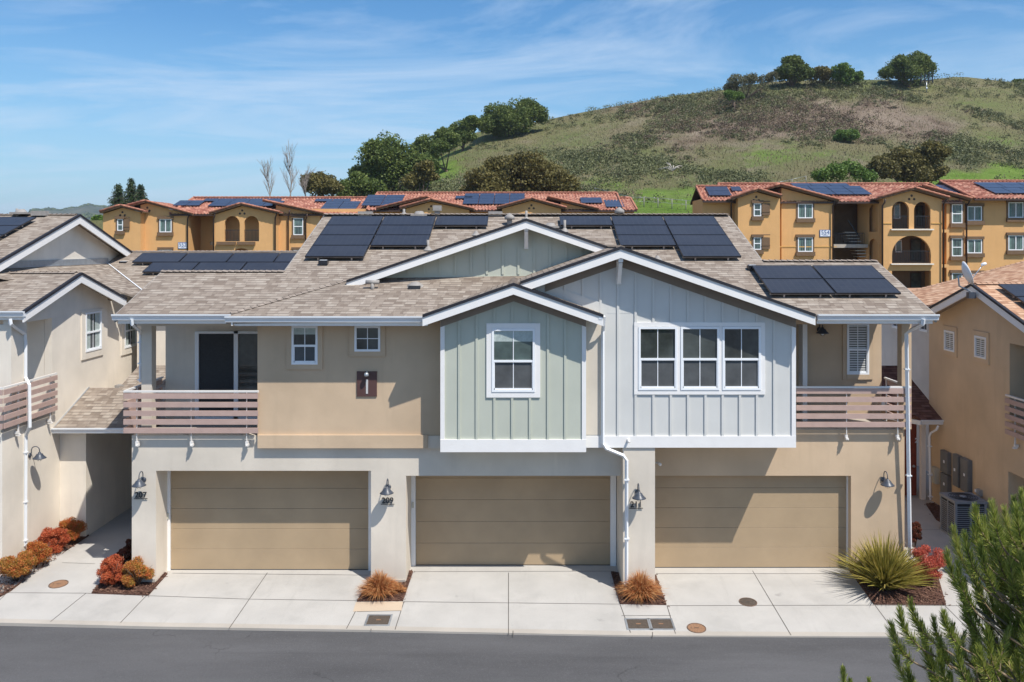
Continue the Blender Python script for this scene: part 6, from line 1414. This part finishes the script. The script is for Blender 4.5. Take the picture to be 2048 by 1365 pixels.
def blades(px, pyb, rpx, hpx, n, wd, m, nm, label, cat, stiff=.5, seed=1, segs=5, grp=None, back=.45):
    x,y,z = G(px,pyb); s=y/F; R_=rpx*s; H_=hpx*s; y += R_*back; o = thing(nm,label,cat,(x,y,z),grp); r_=np.random.default_rng(seed); V=[]; Q=[]
    for i in range(n):
        a=r_.uniform(0,2*math.pi); t_=r_.random()**.7; out_=R_*(.12+.95*t_)*r_.uniform(.8,1.12); up=H_*(1.02-.55*t_)*r_.uniform(.75,1.1); dx_,dy_=math.cos(a),math.sin(a); w0=wd*r_.uniform(.6,1.2)
        root=np.array([dx_*R_*.14*r_.random(),dy_*R_*.14*r_.random(),0]); side=np.array([-dy_,dx_,0])+r_.normal(size=3)*.5; side/=np.linalg.norm(side); b=len(V); sag=(1-stiff)*r_.uniform(.4,1.4)
        for k in range(segs+1):
            f=k/segs; c=root+np.array([dx_,dy_,0])*out_*f**(1.0+.3*stiff)+np.array([0,0,1])*(up*(f*(1+sag)-sag*f*f*(1.0+.6*t_))); ww=w0*(1-f**2.2)*.5+.0006
            c[2]=max(c[2],.01); V+= [c-side*ww, c+side*ww]
            if k: Q.append((b+2*k-2,b+2*k-1,b+2*k+1,b+2*k))
    fastmesh('blades',np.array(V),np.array(Q),m,o)
    MB().lathe([(0,.10),(R_*.18,.05),(R_*.24,0)],(x,y,z),12).build('root_crown',MT['bark'],o)
gm = m_leaf('rusty_grass_blades',[(.20,.05,.03),(.46,.17,.06),(.60,.32,.13),(.68,.48,.25)],.6,14,.3); pm = m_leaf('flax_blades',[(.07,.075,.02),(.22,.20,.04),(.42,.34,.08),(.58,.46,.19)],.4,5,.25)
blades(756,1200,46,52,1500,.014,gm,'grass_clump','rust coloured grass clump between the two left driveways','ornamental grass',.15,1,6,'rusty grass clumps'); blades(795,1192,20,26,350,.012,gm,'grass_clump','small rusty grass tuft in the gap beside the middle driveway','ornamental grass',.15,4,6,'rusty grass clumps')
blades(1284,1206,50,56,1500,.014,gm,'grass_clump','rust coloured grass clump below the number 211 pillar','ornamental grass',.15,2,6,'rusty grass clumps')
blades(1788,1198,104,112,760,.046,pm,'flax_plant','large spiky yellow green flax beside the right garage','flax plant',.72,3,6)

# ================================================================ young pine in the lower right corner
def pine():
    bx, by = 5.75, 8.6; zb=-.3; o = thing('pine_tree','young green pine with upright candle shoots in the lower right corner','pine tree',(bx,by,zb)); t=MB(); t.tube([(bx,by,zb),(bx+.03,by,2.5),(bx-.02,by,5.2)],[.10,.07,.015],8)
    r_=random.Random(11); C=[]; D=[]; Ls=[]; tw=MB()
    def shoot(p0, p1, tip, dens=270, ln=.135):
        p0,p1,tip = map(Vector,(p0,p1,tip)); prev=None
        seg=[(p0*(1-f)**2+p1*2*f*(1-f)+tip*f*f) for f in [i/12 for i in range(13)]]; tw.tube([tuple(s) for s in seg],[.011-.0006*i for i in range(13)],5)
        L_=(tip-p0).length
        for k in range(int(dens*L_/.5)):
            f=.18+.82*r_.random()**.85; i=min(11,int(f*12)); d=(seg[i+1]-seg[i]).normalized(); s=seg[i].lerp(seg[i+1],f*12-i if f<1 else 1)
            rd=Vector((r_.gauss(0,1),r_.gauss(0,1),r_.gauss(0,1))); rd=(rd-d*rd.dot(d)).normalized(); spread=.66-.40*f**2
            C.append(tuple(s)); D.append(tuple((d*(1.0-spread*.35)+rd*spread).normalized())); Ls.append(ln*r_.uniform(.65,1.1)*(1-.45*f**6))
    def Pp(px,py,Y): return Vector(P(px,py,Y))
    tips=[(1782,1252),(1800,1222),(1822,1205),(1842,1248),(1868,1240),(1888,1228),(1905,1252),(1850,1290),(1790,1300),(1925,1175),(1895,1105),(1908,1058),(1930,1072),(1950,1015),(1968,1040),(1985,1010),(2010,1022),(2028,1000),(2044,985),(1915,1130),(1940,1110),
          (1962,1090),(1990,1075),(2015,1070),(2040,1050),(1930,1200),(1955,1160),(1985,1140),(2012,1130),(2042,1110),(1945,1250),(1975,1215),(2005,1195),(2035,1180),(2060,1150),(1960,1300),(1990,1280),(2020,1260),(2048,1240),(1880,1310),(1915,1300),(2000,1330),(2035,1310),(1935,1345),(1975,1350),(1862,1345),(1815,1335),(2062,1030),(2070,1090),(2065,1290),(1900,1350),(2010,1365),(1835,1375)]
    tips += [(a+r_.uniform(-14,14), b+r_.uniform(15,60)) for a,b in tips[:] if a > 1930]
    for i,(px,py) in enumerate(tips):
        Y=by+r_.uniform(-.75,.55); tip=Pp(px,py,Y); L_=r_.uniform(.42,.62); lean=(bx-tip.x)*.30; p0=Vector((tip.x+lean*.6+r_.uniform(-.03,.05),Y+(by-Y)*.25,tip.z-L_)); p1=Vector((tip.x+lean*.06,Y,tip.z-L_*.6)); shoot(p0,p1,tip)
        # a branch carries the shoot back to the trunk
        zz=max(.6,p0.z-(bx-p0.x)*.45-.15); hub=Vector((bx,by,min(5.0,zz))); mid=(p0+hub)/2+Vector((0,0,-.10)); tw.tube([tuple(hub),tuple(mid),tuple(p0)],[.022,.017,.011],6)
        for k in range(2):
            f=r_.uniform(.35,.9); q0=hub.lerp(p0,f)+Vector((0,0,-.05)); tp=q0+Vector((r_.uniform(-.25,.15),r_.uniform(-.3,.3),r_.uniform(.22,.42))); shoot(q0,(q0+tp)/2+Vector((-.05,0,-.04)),tp,300,.10)
    for px,py in ((1686,1338),(1700,1362),(1738,1362)):
        tip=Pp(px,py,7.6); shoot(tip-Vector((.0,0,.35)),tip-Vector((-.02,0,.15)),tip,380,.08); tw.tube([tuple(tip-Vector((0,0,.35))),tuple(tip+Vector((.6,.2,-.9))),(bx,by,1.8)],[.012,.018,.028],6)
    C=np.array(C)-np.array((bx,by,zb)); D=np.array(D); Ls=np.array(Ls)[:,None]; n=len(C); e=np.cross(D,rng.normal(size=(n,3))); e/=np.linalg.norm(e,axis=1,keepdims=True); w_=.0040
    V=np.stack([C-e*w_,C+e*w_,C+D*Ls+e*w_*.3,C+D*Ls-e*w_*.3],1).reshape(-1,3); fastmesh('needles',V,np.arange(n*4).reshape(n,4),m_leaf('pine_needles',[(.05,.08,.02),(.20,.25,.045),(.42,.45,.10),(.62,.50,.24)],.5,3.5,.3),o)
    tw.build('branches',MT['twig'],o); t.build('trunk',MT['bark'],o)
    b=MB()
    for px,py in tips: 
        pass
pine()

# thin air between here and the far ridge
h = MB(); h.box(-4100,4100,-3100,5100,-1.6,135); h = h.build('haze', None, None); h.data.materials.clear()
hm_ = bpy.data.materials.new('thin_haze'); hm_.use_nodes = True; t_ = hm_.node_tree; t_.nodes.clear()
ov_ = t_.nodes.new('ShaderNodeOutputMaterial'); pv = t_.nodes.new('ShaderNodeVolumePrincipled'); pv.inputs['Color'].default_value = (.80,.88,1,1); pv.inputs['Density'].default_value = .00016; pv.inputs['Anisotropy'].default_value = .2
t_.links.new(pv.outputs[0], ov_.inputs['Volume']); h.data.materials.append(hm_); tag(h, kind='stuff')
